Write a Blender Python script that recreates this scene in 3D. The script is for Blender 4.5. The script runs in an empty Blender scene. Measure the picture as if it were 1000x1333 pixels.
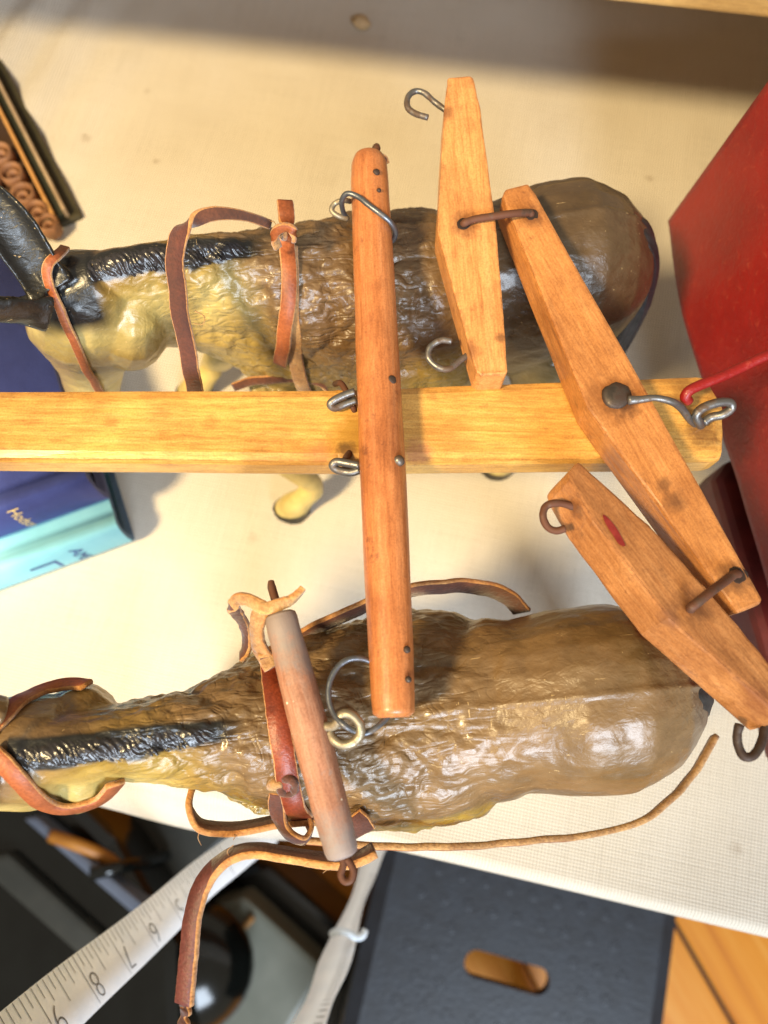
import bpy, bmesh, math, random
import numpy as np
from mathutils import Vector, Matrix, noise
from mathutils.bvhtree import BVHTree

random.seed(7)
R = math.radians
sc = bpy.context.scene
col = sc.collection

# ------------------------------------------------------------------ camera
CAM_H = 0.28                 # metres above the table top
TILT = R(16.4)
F = 963.0                    # focal length in photo pixels (1000 x 1333)
cam = bpy.data.cameras.new('camera')
cam.sensor_fit = 'VERTICAL'; cam.sensor_height = 36; cam.lens = 36 * F / 1333
cam.clip_start = 0.005; cam.clip_end = 50
cam.dof.use_dof = True; cam.dof.focus_distance = 0.163; cam.dof.aperture_fstop = 26.0 / 1.9
camo = bpy.data.objects.new('camera', cam); col.objects.link(camo)
camo.location = (0, 0, CAM_H); camo.rotation_euler = (TILT, 0, 0)
sc.camera = camo
CAM = Vector((0, 0, CAM_H))

def ray(px, py):
    a, b = (px - 500) / F, -(py - 666.5) / F
    c, s = math.cos(TILT), math.sin(TILT)
    return Vector((a, b * c + s, b * s - c))

def P(px, py, z=0.0):
    d = ray(px, py)
    return CAM + d * ((z - CAM_H) / d.z)

def PD(px, py, depth):
    return CAM + ray(px, py) * depth

# ------------------------------------------------------------------ light
w = bpy.data.worlds.new('World'); sc.world = w; w.use_nodes = True
bg = w.node_tree.nodes['Background']
bg.inputs['Color'].default_value = (1.0, 0.86, 0.66, 1); bg.inputs['Strength'].default_value = 0.40

def aim(o, target):
    d = Vector(target) - o.location
    o.rotation_euler = d.to_track_quat('-Z', 'Y').to_euler()

sp = bpy.data.lights.new('ceiling_spot', 'SPOT')
sp.energy = 94; sp.color = (1.0, 0.76, 0.40); sp.shadow_soft_size = 0.08
sp.spot_size = R(26); sp.spot_blend = 0.6
spo = bpy.data.objects.new('ceiling_spot', sp); col.objects.link(spo)
spo.location = (-0.56, -0.30, 1.0); aim(spo, (-0.02, 0.185, 0.0))

ar = bpy.data.lights.new('window_light', 'AREA')
ar.shape = 'RECTANGLE'; ar.size = 0.7; ar.size_y = 0.9
ar.energy = 43; ar.color = (0.74, 0.86, 1.0)
aro = bpy.data.objects.new('window_light', ar); col.objects.link(aro)
aro.location = (0.35, -1.35, 0.85); aim(aro, (0.05, 0.0, 0.05))

sc.view_settings.view_transform = 'Standard'; sc.view_settings.look = 'None'
sc.view_settings.gamma = 1; sc.view_settings.exposure = 0.12
sc.view_settings.use_curve_mapping = False

# ------------------------------------------------------------------ materials
def lin(r, g, b):
    f = lambda c: (c / 255 / 12.92) if c / 255 <= 0.04045 else ((c / 255 + 0.055) / 1.055) ** 2.4
    return (f(r), f(g), f(b), 1)

class NT:
    def __init__(s, name):
        s.m = bpy.data.materials.new(name); s.m.use_nodes = True
        s.t = s.m.node_tree; s.b = s.t.nodes['Principled BSDF']
    def n(s, typ, ins=None, **kw):
        nd = s.t.nodes.new('ShaderNode' + typ)
        for k, v in kw.items(): setattr(nd, k, v)
        for k, v in (ins or {}).items(): s.set(nd.inputs[k], v)
        return nd
    def set(s, sock, v):
        if isinstance(v, bpy.types.NodeSocket): s.t.links.new(v, sock)
        else: sock.default_value = v
    def p(s, **kw):
        names = {'color': 'Base Color', 'rough': 'Roughness', 'metal': 'Metallic', 'normal': 'Normal',
                 'coat': 'Coat Weight', 'coatr': 'Coat Roughness', 'spec': 'Specular IOR Level', 'sheen': 'Sheen Weight', 'sheenr': 'Sheen Roughness'}
        for k, v in kw.items(): s.set(s.b.inputs[names[k]], v)
    def coords(s, scale=(1, 1, 1), out='Object', rot=(0, 0, 0)):
        tc = s.n('TexCoord'); mp = s.n('Mapping', {'Vector': tc.outputs[out], 'Scale': scale, 'Rotation': rot})
        return mp.outputs[0]
    def noise(s, vec, scale, detail=4, rough=0.55, dist=0.0):
        return s.n('TexNoise', {'Vector': vec, 'Scale': scale, 'Detail': detail, 'Roughness': rough, 'Distortion': dist}).outputs['Fac']
    def ramp(s, fac, stops):
        nd = s.n('ValToRGB', {'Fac': fac}); el = nd.color_ramp.elements
        el[0].position, el[0].color = stops[0]; el[1].position, el[1].color = stops[-1]
        for p_, c_ in stops[1:-1]:
            e = el.new(p_); e.color = c_
        return nd.outputs['Color']
    def mix(s, fac, a, b, mode='MIX'):
        nd = s.n('MixRGB', {'Fac': fac, 'Color1': a, 'Color2': b}, blend_type=mode)
        return nd.outputs[0]
    def math(s, op, a, b=0.0, clamp=False):
        nd = s.n('Math', {0: a, 1: b}, operation=op); nd.use_clamp = clamp
        return nd.outputs[0]
    def bump(s, h, strength, dist, normal=None):
        ins = {'Height': h, 'Strength': strength, 'Distance': dist}
        if normal is not None: ins['Normal'] = normal
        return s.n('Bump', ins).outputs[0]

BLK = (0, 0, 0, 1); WHT = (1, 1, 1, 1)

def wood_mat(name, c1, c2, c3, dirt, rough=0.36, coat=0.35, grain=1.0, dirt_amt=0.5, seed=0.0, dscale=55, fleck=0.0, spots=(), wear=0.85):
    k = NT(name)
    v = k.coords((34, 620, 620)); v2 = k.coords((1, 1, 1))
    vv = k.n('VectorMath', {0: v, 1: (seed, seed, seed)}, operation='ADD').outputs[0]
    vd = k.n('VectorMath', {0: v2, 1: (seed * .07, seed * .03, 0)}, operation='ADD').outputs[0]
    g1 = k.noise(vv, 1.3, 6, 0.62, 0.6)
    g2 = k.noise(k.coords((260, 1900, 1900)), 1.0, 3, 0.6, 0.2)
    base = k.ramp(g1, [(0.15, c1), (0.5, c2), (0.85, c3)])
    fine = k.ramp(g2, [(0.36, (0.62, 0.55, 0.5, 1)), (0.55, WHT)])
    c = k.mix(0.45 * grain, base, fine, 'MULTIPLY')
    blot = k.noise(vd, dscale, 5, 0.6)
    bl = k.ramp(blot, [(0.36, (0.62, 0.55, 0.50, 1)), (0.58, (1.0, 1.0, 1.0, 1))])
    c = k.mix(0.8, c, bl, 'MULTIPLY')
    d = k.noise(vd, dscale * 3.2, 6, 0.72)
    dm = k.ramp(d, [(0.60, BLK), (0.70, WHT)])
    c = k.mix(k.math('MULTIPLY', dm, dirt_amt), c, dirt)
    if fleck:
        fl = k.n('TexVoronoi', {'Vector': vd, 'Scale': 330.0}).outputs['Distance']
        fm = k.ramp(fl, [(0.06, WHT), (0.10, BLK)])
        gate = k.ramp(k.noise(vd, 120, 2), [(0.55, BLK), (0.6, WHT)])
        c = k.mix(k.math('MULTIPLY', k.math('MULTIPLY', fm, gate), fleck), c, (0.8, 0.7, 0.55, 1))
    spk = k.noise(v2, 2300, 2, 0.6)
    c = k.mix(0.30, c, k.ramp(spk, [(0.38, (0.55, 0.48, 0.42, 1)), (0.56, (1.12, 1.12, 1.1, 1))]), 'MULTIPLY')
    geo = k.n('NewGeometry')
    if wear:
        bv_ = k.n('Bevel', {'Radius': 0.0010}, samples=2).outputs[0]
        dt = k.n('VectorMath', {0: bv_, 1: geo.outputs['Normal']}, operation='DOT_PRODUCT').outputs['Value']
        ed_ = k.math('MULTIPLY', k.math('SUBTRACT', 1.0, dt), 9.0, True)
        ed_ = k.math('MULTIPLY', ed_, k.ramp(k.noise(v2, 420, 4, 0.7), [(0.40, BLK), (0.56, WHT)]))
        c = k.mix(k.math('MULTIPLY', ed_, wear), c, dirt)
    for (pt, rad, sc_, amt) in spots:
        ds = k.n('VectorMath', {0: geo.outputs['Position'], 1: tuple(pt)}, operation='DISTANCE').outputs['Value']
        ds = k.math('ADD', ds, k.math('MULTIPLY', k.math('SUBTRACT', k.noise(v2, 380, 4, 0.65), 0.5), rad * 1.3))
        ms = k.ramp(k.math('DIVIDE', ds, rad), [(0.35, WHT), (1.0, BLK)])
        c = k.mix(k.math('MULTIPLY', ms, amt), c, sc_)
    rr = k.math('ADD', k.math('MULTIPLY', d, 0.35), rough - 0.17)
    h = k.math('ADD', k.math('MULTIPLY', g2, 0.5), k.math('MULTIPLY', k.noise(vd, 260, 4), 0.8))
    k.p(color=c, rough=rr, coat=coat, coatr=0.22, normal=k.bump(h, 0.35, 0.00035))
    return k.m

def metal_mat(name, c_steel, c_rust, amt, rough=0.42):
    k = NT(name); v = k.coords()
    n1 = k.noise(v, 300, 5, 0.65)
    m = k.ramp(n1, [(0.62 - amt * 0.4, BLK), (0.74 - amt * 0.35, WHT)])
    c = k.mix(m, c_steel, c_rust)
    k.p(color=c, metal=k.math('SUBTRACT', 0.85, k.math('MULTIPLY', m, 0.6)), rough=k.math('ADD', k.math('MULTIPLY', m, 0.25), rough),
        normal=k.bump(n1, 0.5, 0.0003))
    return k.m

def leather_mat(name, c1, c2, rough=0.5, fuzz=0.0, bump=0.4, sc1=170):
    k = NT(name); v = k.coords()
    n1 = k.noise(v, sc1, 5, 0.65); n2 = k.noise(v, 1500, 3, 0.6); n3 = k.noise(v, 60, 3, 0.5)
    c = k.ramp(n1, [(0.3, c1), (0.7, c2)])
    c = k.mix(0.5, c, k.ramp(n2, [(0.35, (0.5, 0.45, 0.4, 1)), (0.62, (1.15, 1.15, 1.15, 1))]), 'MULTIPLY')
    c = k.mix(0.6, c, k.ramp(n3, [(0.35, (0.42, 0.36, 0.32, 1)), (0.6, WHT)]), 'MULTIPLY')
    k.p(color=c, rough=rough, sheen=fuzz, sheenr=0.5, normal=k.bump(k.math('ADD', n2, k.math('MULTIPLY', n1, 1.5)), bump, 0.0003))
    return k.m

def plain_mat(name, c1, c2, scale=80, rough=0.5, bump=0.15, bscale=500, coat=0.0, dist=0.0003, metal=0.0):
    k = NT(name); v = k.coords()
    n1 = k.noise(v, scale, 5, 0.6)
    k.p(color=k.ramp(n1, [(0.35, c1), (0.65, c2)]), rough=rough, coat=coat, metal=metal,
        normal=k.bump(k.noise(v, bscale, 3), bump, dist))
    return k.m

M = {}
M['tongue'] = wood_mat('varnished_pale_wood', lin(170, 112, 44), lin(210, 158, 78), lin(228, 184, 108), lin(120, 66, 24), rough=0.40, coat=0.3, seed=3, dirt_amt=0.35,
    spots=[(P(458, 565, .1255), .0065, lin(150, 110, 20), .7), (P(452, 588, .1255), .0030, lin(60, 36, 16), .7), (P(916, 562, .1255), .0055, lin(84, 50, 22), .7), (P(545, 590, .1255), .0040, lin(150, 84, 70), .45), (P(415, 588, .1255), .0036, lin(150, 84, 50), .5), (P(890, 500, .1255), .0035, lin(96, 60, 24), .5), (P(145, 548, .1255), .0022, lin(150, 84, 34), .4), (P(275, 550, .1255), .0024, lin(150, 84, 34), .4)])
M['maple'] = wood_mat('orange_wood', lin(160, 98, 46), lin(196, 132, 72), lin(208, 148, 90), lin(90, 48, 22), rough=0.42, coat=0.25, seed=11, dirt_amt=0.45, dscale=48,
    spots=[(P(800, 516, .1347), .0075, lin(120, 70, 30), .75), (P(812, 524, .1347), .0046, lin(66, 38, 20), .8), (P(692, 281, .1347), .0040, lin(84, 46, 24), .7), (P(958, 752, .1347), .0048, lin(70, 40, 22), .75), (P(880, 652, .1347), .0030, lin(84, 50, 28), .7), (P(865, 632, .1347), .0020, lin(84, 50, 28), .6), (P(757, 520, .1300), .0022, lin(54, 34, 22), .8), (P(800, 605, .1300), .0050, lin(110, 60, 26), .5)])
M['maple2'] = wood_mat('orange_wood_two', lin(166, 104, 50), lin(204, 142, 82), lin(216, 158, 98), lin(96, 50, 24), rough=0.45, coat=0.25, seed=27, dirt_amt=0.4, dscale=60,
    spots=[(P(606, 292, .136), .0042, lin(96, 54, 28), .7), (P(612, 455, .134), .0030, lin(110, 60, 28), .6), (P(652, 440, .134), .0016, lin(70, 40, 22), .6), (P(579, 146, .138), .0026, lin(96, 54, 28), .6)])
M['maple3'] = wood_mat('orange_wood_three', lin(156, 96, 48), lin(192, 132, 78), lin(206, 150, 98), lin(84, 46, 24), rough=0.45, coat=0.2, seed=41, dirt_amt=0.45, dscale=52,
    spots=[(P(902, 790, .1385), .0048, lin(84, 48, 26), .75), (P(872, 806, .140), .0030, lin(110, 70, 50), .6), (P(746, 660, .137), .0026, lin(84, 46, 24), .7), (P(990, 920, .139), .0050, lin(110, 58, 36), .55)])
M['yoke'] = wood_mat('turned_red_wood', lin(150, 86, 42), lin(186, 116, 66), lin(200, 138, 90), lin(92, 44, 26), rough=0.4, coat=0.25, seed=19, dirt_amt=0.6, dscale=62)
M['hame'] = wood_mat('weathered_wood', lin(150, 98, 72), lin(174, 124, 98), lin(176, 150, 134), lin(136, 128, 128), rough=0.6, coat=0.0, seed=57, dirt_amt=0.75, dscale=45, fleck=0.9, wear=0,
    spots=[(P(364, 800, .134), .012, lin(128, 118, 112), .85), (P(447, 1116, .132), .010, lin(134, 126, 124), .85), (P(395, 850, .135), .006, lin(124, 112, 104), .6)])
M['shelf'] = wood_mat('pale_shelf_wood', lin(196, 156, 92), lin(214, 178, 116), lin(224, 192, 134), lin(150, 104, 50), rough=0.5, coat=0.1, seed=5, dirt_amt=0.2, dscale=20)
M['steel'] = metal_mat('worn_steel', lin(120, 118, 116), lin(84, 66, 52), 0.35)
M['bluesteel'] = metal_mat('grey_wire', lin(112, 116, 124), lin(96, 88, 82), 0.15, 0.4)
M['rust'] = metal_mat('rusty_iron', lin(104, 84, 72), lin(92, 56, 38), 0.75, 0.5)
M['darkiron'] = metal_mat('dark_iron', lin(86, 78, 72), lin(60, 44, 36), 0.6, 0.45)
M['zinc'] = metal_mat('pale_zinc', lin(160, 150, 130), lin(120, 104, 82), 0.35, 0.48)
M['lth_orange'] = leather_mat('orange_leather', lin(138, 72, 38), lin(170, 96, 54), 0.52)
M['lth_red'] = leather_mat('red_brown_leather', lin(112, 46, 26), lin(146, 66, 38), 0.42)
M['lth_suede'] = leather_mat('brown_suede', lin(74, 36, 20), lin(116, 64, 38), 0.85, 0.35, 0.8)
M['lth_dark'] = leather_mat('dark_suede', lin(66, 28, 16), lin(98, 46, 26), 0.8, 0.3, 0.8)
M['lth_edge'] = leather_mat('pale_leather_edge', lin(178, 116, 58), lin(214, 160, 96), 0.85, 0.3, 0.9, 400)
M['lth_pale'] = leather_mat('pale_leather_flesh', lin(150, 104, 58), lin(204, 162, 106), 0.85, 0.3, 0.9, 300)
M['lth_plum'] = leather_mat('plum_leather', lin(92, 44, 40), lin(124, 66, 58), 0.5, 0.0, 0.6)

# red paint: chipped specks
k = NT('red_paint'); v = k.coords()
n1 = k.noise(v, 40, 5, 0.6); n2 = k.noise(v, 420, 4, 0.7)
c = k.ramp(n1, [(0.3, lin(116, 8, 6)), (0.7, lin(142, 18, 12))])
c = k.mix(k.math('MULTIPLY', k.ramp(n2, [(0.58, BLK), (0.68, WHT)]), 0.28), c, lin(180, 80, 60))
k.p(color=c, rough=k.math('ADD', k.math('MULTIPLY', n2, 0.3), 0.36), coat=0.08, normal=k.bump(n2, 0.8, 0.0005))
M['red'] = k.m
M['redshade'] = plain_mat('shaded_red_paint', lin(76, 22, 22), lin(104, 34, 30), 90, 0.5, 0.3, 300)  # darker wagon red for the lower parts, their shade put into the colour

# mule paint: vertex colour + mottling + sculpted strokes
def hide_mat(name, tint, rough=0.30):
    k = NT(name)
    vcn = k.n('VertexColor', layer_name='paint'); at, msk = vcn.outputs['Color'], vcn.outputs['Alpha']
    v = k.coords()
    n1 = k.noise(v, 46, 5, 0.62); n2 = k.noise(v, 130, 5, 0.65); n3 = k.noise(v, 620, 3, 0.6)
    c = k.mix(0.75, at, k.ramp(n1, [(0.34, (0.62, 0.60, 0.46, 1)), (0.52, WHT), (0.7, (1.22, 1.16, 1.0, 1))]), 'MULTIPLY')
    c = k.mix(0.45, c, k.ramp(n2, [(0.32, (0.5, 0.46, 0.40, 1)), (0.6, (1.1, 1.1, 1.05, 1))]), 'MULTIPLY')
    c = k.mix(1.0, c, tint, 'MULTIPLY')
    sm = k.ramp(k.noise(v, 900, 2, 0.8), [(0.72, BLK), (0.78, WHT)])
    c = k.mix(k.math('MULTIPLY', sm, 0.35), c, lin(196, 176, 130))
    sv_ = k.n('TexNoise', {'Vector': k.coords((40, 1500, 1500), rot=(0.4, 0.3, 0.7)), 'Scale': 1.0, 'Detail': 2.0}).outputs['Fac']
    sv2 = k.n('TexNoise', {'Vector': k.coords((1400, 60, 1400), rot=(0.2, 0.9, 0.3)), 'Scale': 1.0, 'Detail': 2.0}).outputs['Fac']
    scm = k.math('MAXIMUM', k.ramp(sv_, [(0.735, BLK), (0.75, WHT)]), k.ramp(sv2, [(0.75, BLK), (0.765, WHT)]))
    c = k.mix(k.math('MULTIPLY', scm, 0.6), c, lin(196, 168, 120))
    vs = k.coords((380, 560, 480), rot=(0, 0.5, 0))
    st = k.noise(vs, 1.0, 3, 0.55, 0.8)
    h = k.math('ADD', k.math('MULTIPLY', st, 0.7), k.math('MULTIPLY', n3, 0.35))
    rr = k.math('ADD', k.math('MULTIPLY', n2, 0.22), rough - 0.02)
    pit = k.n('TexVoronoi', {'Vector': v, 'Scale': 210.0, 'Randomness': 1.0}).outputs['Distance']
    pit = k.ramp(pit, [(0.10, BLK), (0.30, WHT)])
    lump = k.n('TexVoronoi', {'Vector': k.coords((1, 1.3, 1.2)), 'Scale': 150.0}, feature='SMOOTH_F1').outputs['Distance']
    h = k.math('ADD', k.math('ADD', h, k.math('MULTIPLY', pit, 0.35)), k.math('MULTIPLY', lump, 0.9))
    cr = k.n('TexNoise', {'Vector': k.coords((190, 620, 430), rot=(0, 0.6, 0)), 'Scale': 1.0, 'Detail': 2.5, 'Distortion': 0.9}).outputs['Fac']
    hv = k.n('TexNoise', {'Vector': k.coords((105, 370, 370), rot=(0, 0.75, 0.15)), 'Scale': 1.0, 'Detail': 1.5, 'Distortion': 0.7}).outputs['Fac']
    groove = k.math('MULTIPLY', k.math('ABSOLUTE', k.math('SUBTRACT', hv, 0.5)), 7.0, True)
    hv2 = k.n('TexNoise', {'Vector': k.coords((200, 160, 220), rot=(0.5, 0.2, 0)), 'Scale': 1.0, 'Detail': 1.0, 'Distortion': 1.2}).outputs['Fac']
    groove2 = k.math('MULTIPLY', k.math('ABSOLUTE', k.math('SUBTRACT', hv2, 0.5)), 9.0, True)
    carve = k.math('ADD', k.math('MULTIPLY', groove, 1.5), k.math('MULTIPLY', groove2, 0.8))
    h = k.math('ADD', h, k.math('MULTIPLY', k.math('ADD', k.math('MULTIPLY', cr, 0.9), carve), k.math('MULTIPLY', msk, 0.5)))
    k.p(color=c, rough=rr, coat=0.28, coatr=0.14, normal=k.bump(h, 0.55, 0.0006))
    return k.m
M['hide_a'] = hide_mat('painted_hide_dark', (1.05, 1.03, 0.90, 1))
M['hide_b'] = hide_mat('painted_hide_warm', (1.30, 1.32, 1.16, 1))
k = NT('black_mane_paint'); v = k.coords()
n1 = k.noise(v, 260, 4, 0.6)
k.p(color=k.ramp(n1, [(0.3, lin(22, 22, 26)), (0.75, lin(52, 48, 50))]), rough=0.30, coat=0.4, coatr=0.2, normal=k.bump(k.noise(v, 1100, 3), 0.3, 0.0003))
M['mane'] = k.m

M['tail'] = plain_mat('dull_black_paint', lin(22, 21, 22), lin(44, 42, 42), 300, 0.55, 0.5, 900)

# linen
k = NT('linen_weave')
vc = k.coords((1, 1, 1), 'UV')
def band(axis, pitch, wob):
    vv = k.n('VectorMath', {0: vc, 1: (1, 1, 1)}, operation='MULTIPLY').outputs[0]
    return k.n('TexWave', {'Vector': vv, 'Scale': 1.0 / pitch * 0.314159, 'Distortion': wob, 'Detail': 2.0, 'Detail Scale': 1.2, 'Detail Roughness': 0.5},
               wave_type='BANDS', bands_direction=axis, wave_profile='SIN').outputs['Fac']
bx, by = band('X', 0.00115, 0.8), band('Y', 0.00115, 0.8)
weave = k.math('MULTIPLY', k.math('ADD', k.math('MULTIPLY', bx, 0.6), 0.4), k.math('ADD', k.math('MULTIPLY', by, 0.6), 0.4))
sx = k.noise(k.n('Mapping', {'Vector': vc, 'Scale': (24, 900, 1)}).outputs[0], 1.0, 3, 0.6)
sy = k.noise(k.n('Mapping', {'Vector': vc, 'Scale': (900, 24, 1)}).outputs[0], 1.0, 3, 0.6)
slub = k.math('ADD', sx, sy)
c = k.ramp(weave, [(0.12, lin(140, 131, 116)), (0.5, lin(216, 208, 194)), (0.9, lin(230, 224, 212))])
c = k.mix(0.5, c, k.ramp(slub, [(0.75, (0.84, 0.83, 0.81, 1)), (1.05, (1, 1, 1, 1))]), 'MULTIPLY')
c = k.mix(0.35, c, k.ramp(k.noise(vc, 22, 4, 0.6), [(0.35, (0.86, 0.83, 0.78, 1)), (0.6, WHT)]), 'MULTIPLY')
geo = k.n('NewGeometry')
for (px_, py_, rad, amt) in ((204, 211, .0022, .5), (112, 181, .0030, .5), (192, 118, .0020, .3), (846, 232, .0024, .35), (330, 700, .0030, .2), (960, 1105, .0030, .25)):
    ds = k.n('VectorMath', {0: geo.outputs['Position'], 1: tuple(P(px_, py_, 0))}, operation='DISTANCE').outputs['Value']
    ds = k.math('ADD', ds, k.math('MULTIPLY', k.math('SUBTRACT', k.noise(vc, 500, 3), 0.5), rad * 1.6))
    c = k.mix(k.math('MULTIPLY', k.ramp(k.math('DIVIDE', ds, rad), [(0.2, WHT), (1.0, BLK)]), amt), c, lin(120, 92, 60))
k.p(color=c, rough=0.92, spec=0.15, normal=k.bump(k.math('ADD', weave, k.math('MULTIPLY', slub, 0.5)), 0.5, 0.0004))
M['linen'] = k.m

k = NT('floor_boards'); v = k.coords((3, 60, 60))
g = k.noise(v, 1.0, 5, 0.6, 0.8)
k.p(color=k.ramp(g, [(0.3, lin(200, 112, 14)), (0.5, lin(226, 142, 30)), (0.75, lin(236, 164, 66))]), rough=0.4, coat=0.3, normal=k.bump(g, 0.2, 0.001))
M['plank'] = k.m
M['floor'] = plain_mat('floor_gap', lin(40, 24, 12), lin(60, 36, 18), 20, 0.7)
M['black'] = plain_mat('black_plastic', lin(26, 29, 36), lin(34, 39, 48), 60, 0.42, 0.25, 260, dist=0.001)
M['gloss'] = plain_mat('glossy_black', lin(8, 10, 9), lin(16, 18, 16), 30, 0.16, 0.02)
M['grey'] = plain_mat('grey_green_card', lin(104, 106, 92), lin(124, 124, 110), 12, 0.45)
M['dusk'] = plain_mat('dull_olive_plastic', lin(48, 48, 42), lin(64, 62, 54), 20, 0.5)
M['bluegrey'] = plain_mat('blue_grey_metal', lin(92, 98, 112), lin(110, 116, 128), 20, 0.35)
M['amber'] = plain_mat('amber_rubber', lin(168, 104, 32), lin(190, 124, 44), 40, 0.45)
M['olive'] = plain_mat('olive_cover', lin(52, 48, 32), lin(64, 58, 40), 120, 0.55, 0.3)
M['dkgreen'] = plain_mat('dark_green_paper', lin(30, 34, 22), lin(42, 44, 30), 90, 0.6)
M['cream'] = plain_mat('cream_card', lin(150, 126, 100), lin(172, 148, 120), 110, 0.7)
M['tan'] = plain_mat('tan_card', lin(176, 124, 66), lin(196, 146, 86), 110, 0.7)
M['dkbrown'] = plain_mat('dark_brown_lining', lin(46, 28, 16), lin(60, 38, 22), 120, 0.8)
M['coil'] = plain_mat('brown_curl', lin(124, 82, 52), lin(156, 112, 78), 160, 0.6)
M['navy'] = plain_mat('navy_cloth', lin(54, 64, 126), lin(66, 78, 146), 60, 0.6, 0.35, 1400)
M['cyan'] = plain_mat('pale_blue_cloth', lin(130, 196, 206), lin(148, 210, 218), 40, 0.6, 0.25, 1400)
M['cyanedge'] = plain_mat('blue_board', lin(66, 104, 150), lin(84, 122, 166), 60, 0.6)
M['pages'] = plain_mat('book_pages', lin(170, 166, 160), lin(196, 190, 180), 300, 0.8)
M['gold'] = plain_mat('gold_print', lin(206, 176, 110), lin(226, 198, 136), 900, 0.45)
M['navyink'] = plain_mat('navy_ink', lin(36, 58, 116), lin(48, 72, 132), 400, 0.6)
M['tape'] = plain_mat('tape_cloth', lin(236, 238, 242), lin(246, 246, 248), 120, 0.6, 0.2, 1500)
M['ink'] = plain_mat('tape_ink', lin(74, 70, 66), lin(124, 116, 108), 500, 0.7)
M['string'] = plain_mat('white_string', lin(190, 200, 212), lin(214, 222, 230), 400, 0.8)
M['hole'] = plain_mat('hole_dark', lin(30, 16, 10), lin(44, 26, 16), 300, 0.9)
M['stain'] = plain_mat('oil_stain', lin(74, 40, 20), lin(110, 62, 30), 300, 0.7)
M['redink'] = plain_mat('red_paint_smear', lin(120, 26, 24), lin(150, 50, 40), 400, 0.6)
M['plaster'] = plain_mat('cream_crumb', lin(176, 150, 110), lin(200, 172, 130), 300, 0.8)
M['purple'] = plain_mat('purple_rub', lin(150, 84, 64), lin(176, 110, 84), 500, 0.6)

# ------------------------------------------------------------------ mesh helpers
def link(name, me, mats, parent=None, matrix=None):
    o = bpy.data.objects.new(name, me); col.objects.link(o)
    for m in (mats if isinstance(mats, (list, tuple)) else [mats]): me.materials.append(m)
    if matrix is not None: o.matrix_world = matrix
    if parent is not None:
        o.parent = parent
        o.matrix_parent_inverse = PINV.get(parent.name, Matrix.Identity(4))
    return o
PINV = {}

def tag(o, label, cat, group=None, kind=None):
    if label: o['label'] = label
    if cat: o['category'] = cat
    if group: o['group'] = group
    if kind: o['kind'] = kind
    return o

def empty(name, loc, label, cat, group=None):
    o = bpy.data.objects.new(name, None); col.objects.link(o)
    o.empty_display_size = 0.01
    o.location = loc
    PINV[name if o.name == name else o.name] = Matrix.Translation(loc).inverted()
    return tag(o, label, cat, group)

def py_mesh(name, verts, faces, smooth=True, mi=None):
    me = bpy.data.meshes.new(name); me.from_pydata([tuple(v) for v in verts], [], faces)
    if smooth: me.polygons.foreach_set('use_smooth', [True] * len(me.polygons))
    if mi: me.polygons.foreach_set('material_index', mi)
    me.update(); return me

def bm_mesh(bm, name, smooth=False):
    bmesh.ops.recalc_face_normals(bm, faces=bm.faces)
    me = bpy.data.meshes.new(name); bm.to_mesh(me); bm.free()
    if smooth: me.polygons.foreach_set('use_smooth', [True] * len(me.polygons))
    return me

def catmull(pts, n=8, closed=False):
    pts = [Vector(p) for p in pts]; out = []; L = len(pts)
    segs = L if closed else L - 1
    for i in range(segs):
        if closed: a, b, c, d = pts[(i - 1) % L], pts[i], pts[(i + 1) % L], pts[(i + 2) % L]
        else:
            a = pts[i - 1] if i else pts[0] * 2 - pts[1]
            b, c = pts[i], pts[i + 1]
            d = pts[i + 2] if i + 2 < L else pts[-1] * 2 - pts[-2]
        for j in range(n):
            t = j / n
            out.append(0.5 * ((2 * b) + (c - a) * t + (2 * a - 5 * b + 4 * c - d) * t * t + (3 * b - a - 3 * c + d) * t ** 3))
    if not closed: out.append(pts[-1].copy())
    return out

def tangents(path, closed=False):
    L = len(path); out = []
    for i in range(L):
        a = path[(i - 1) % L] if (closed or i) else path[i]
        b = path[(i + 1) % L] if (closed or i < L - 1) else path[i]
        d = b - a
        out.append(d.normalized() if d.length > 1e-12 else Vector((1, 0, 0)))
    return out

def tube_geo(ctrl, r, n=6, sides=10, closed=False, caps=True, jit=0.0, raw=False):
    path = [Vector(p) for p in ctrl] if raw else catmull(ctrl, n, closed)
    tg = tangents(path, closed)
    L = len(path)
    up = Vector((0, 0, 1)) if abs(tg[0].z) < 0.9 else Vector((1, 0, 0))
    u = (up - tg[0] * up.dot(tg[0])).normalized()
    verts, faces = [], []
    for i, p in enumerate(path):
        u = (u - tg[i] * u.dot(tg[i])).normalized(); v_ = tg[i].cross(u)
        f = i / (L - 1)
        if callable(r): rr = r(f)
        elif isinstance(r, (list, tuple)):
            q = f * (len(r) - 1); a = int(min(q, len(r) - 2)); rr = r[a] * (1 - q + a) + r[a + 1] * (q - a)
        else: rr = r
        if jit: rr *= 1 + jit * noise.noise(p * 900)
        for s in range(sides):
            an = 2 * math.pi * s / sides
            verts.append(p + (u * math.cos(an) + v_ * math.sin(an)) * rr)
    for i in range(L if closed else L - 1):
        a, b = i * sides, ((i + 1) % L) * sides
        for s in range(sides):
            t = (s + 1) % sides
            faces.append((a + s, a + t, b + t, b + s))
    if caps and not closed:
        i0 = len(verts); verts.append(path[0] - tg[0] * 0.0002); i1 = len(verts); verts.append(path[-1] + tg[-1] * 0.0002)
        for s in range(sides):
            t = (s + 1) % sides
            faces.append((i0, t, s)); b = (L - 1) * sides; faces.append((i1, b + s, b + t))
    return verts, faces

def tube(name, ctrl, r, mat, parent=None, **kw):
    v, f = tube_geo(ctrl, r, **kw)
    return link(name, py_mesh(name, v, f), mat, parent)

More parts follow.
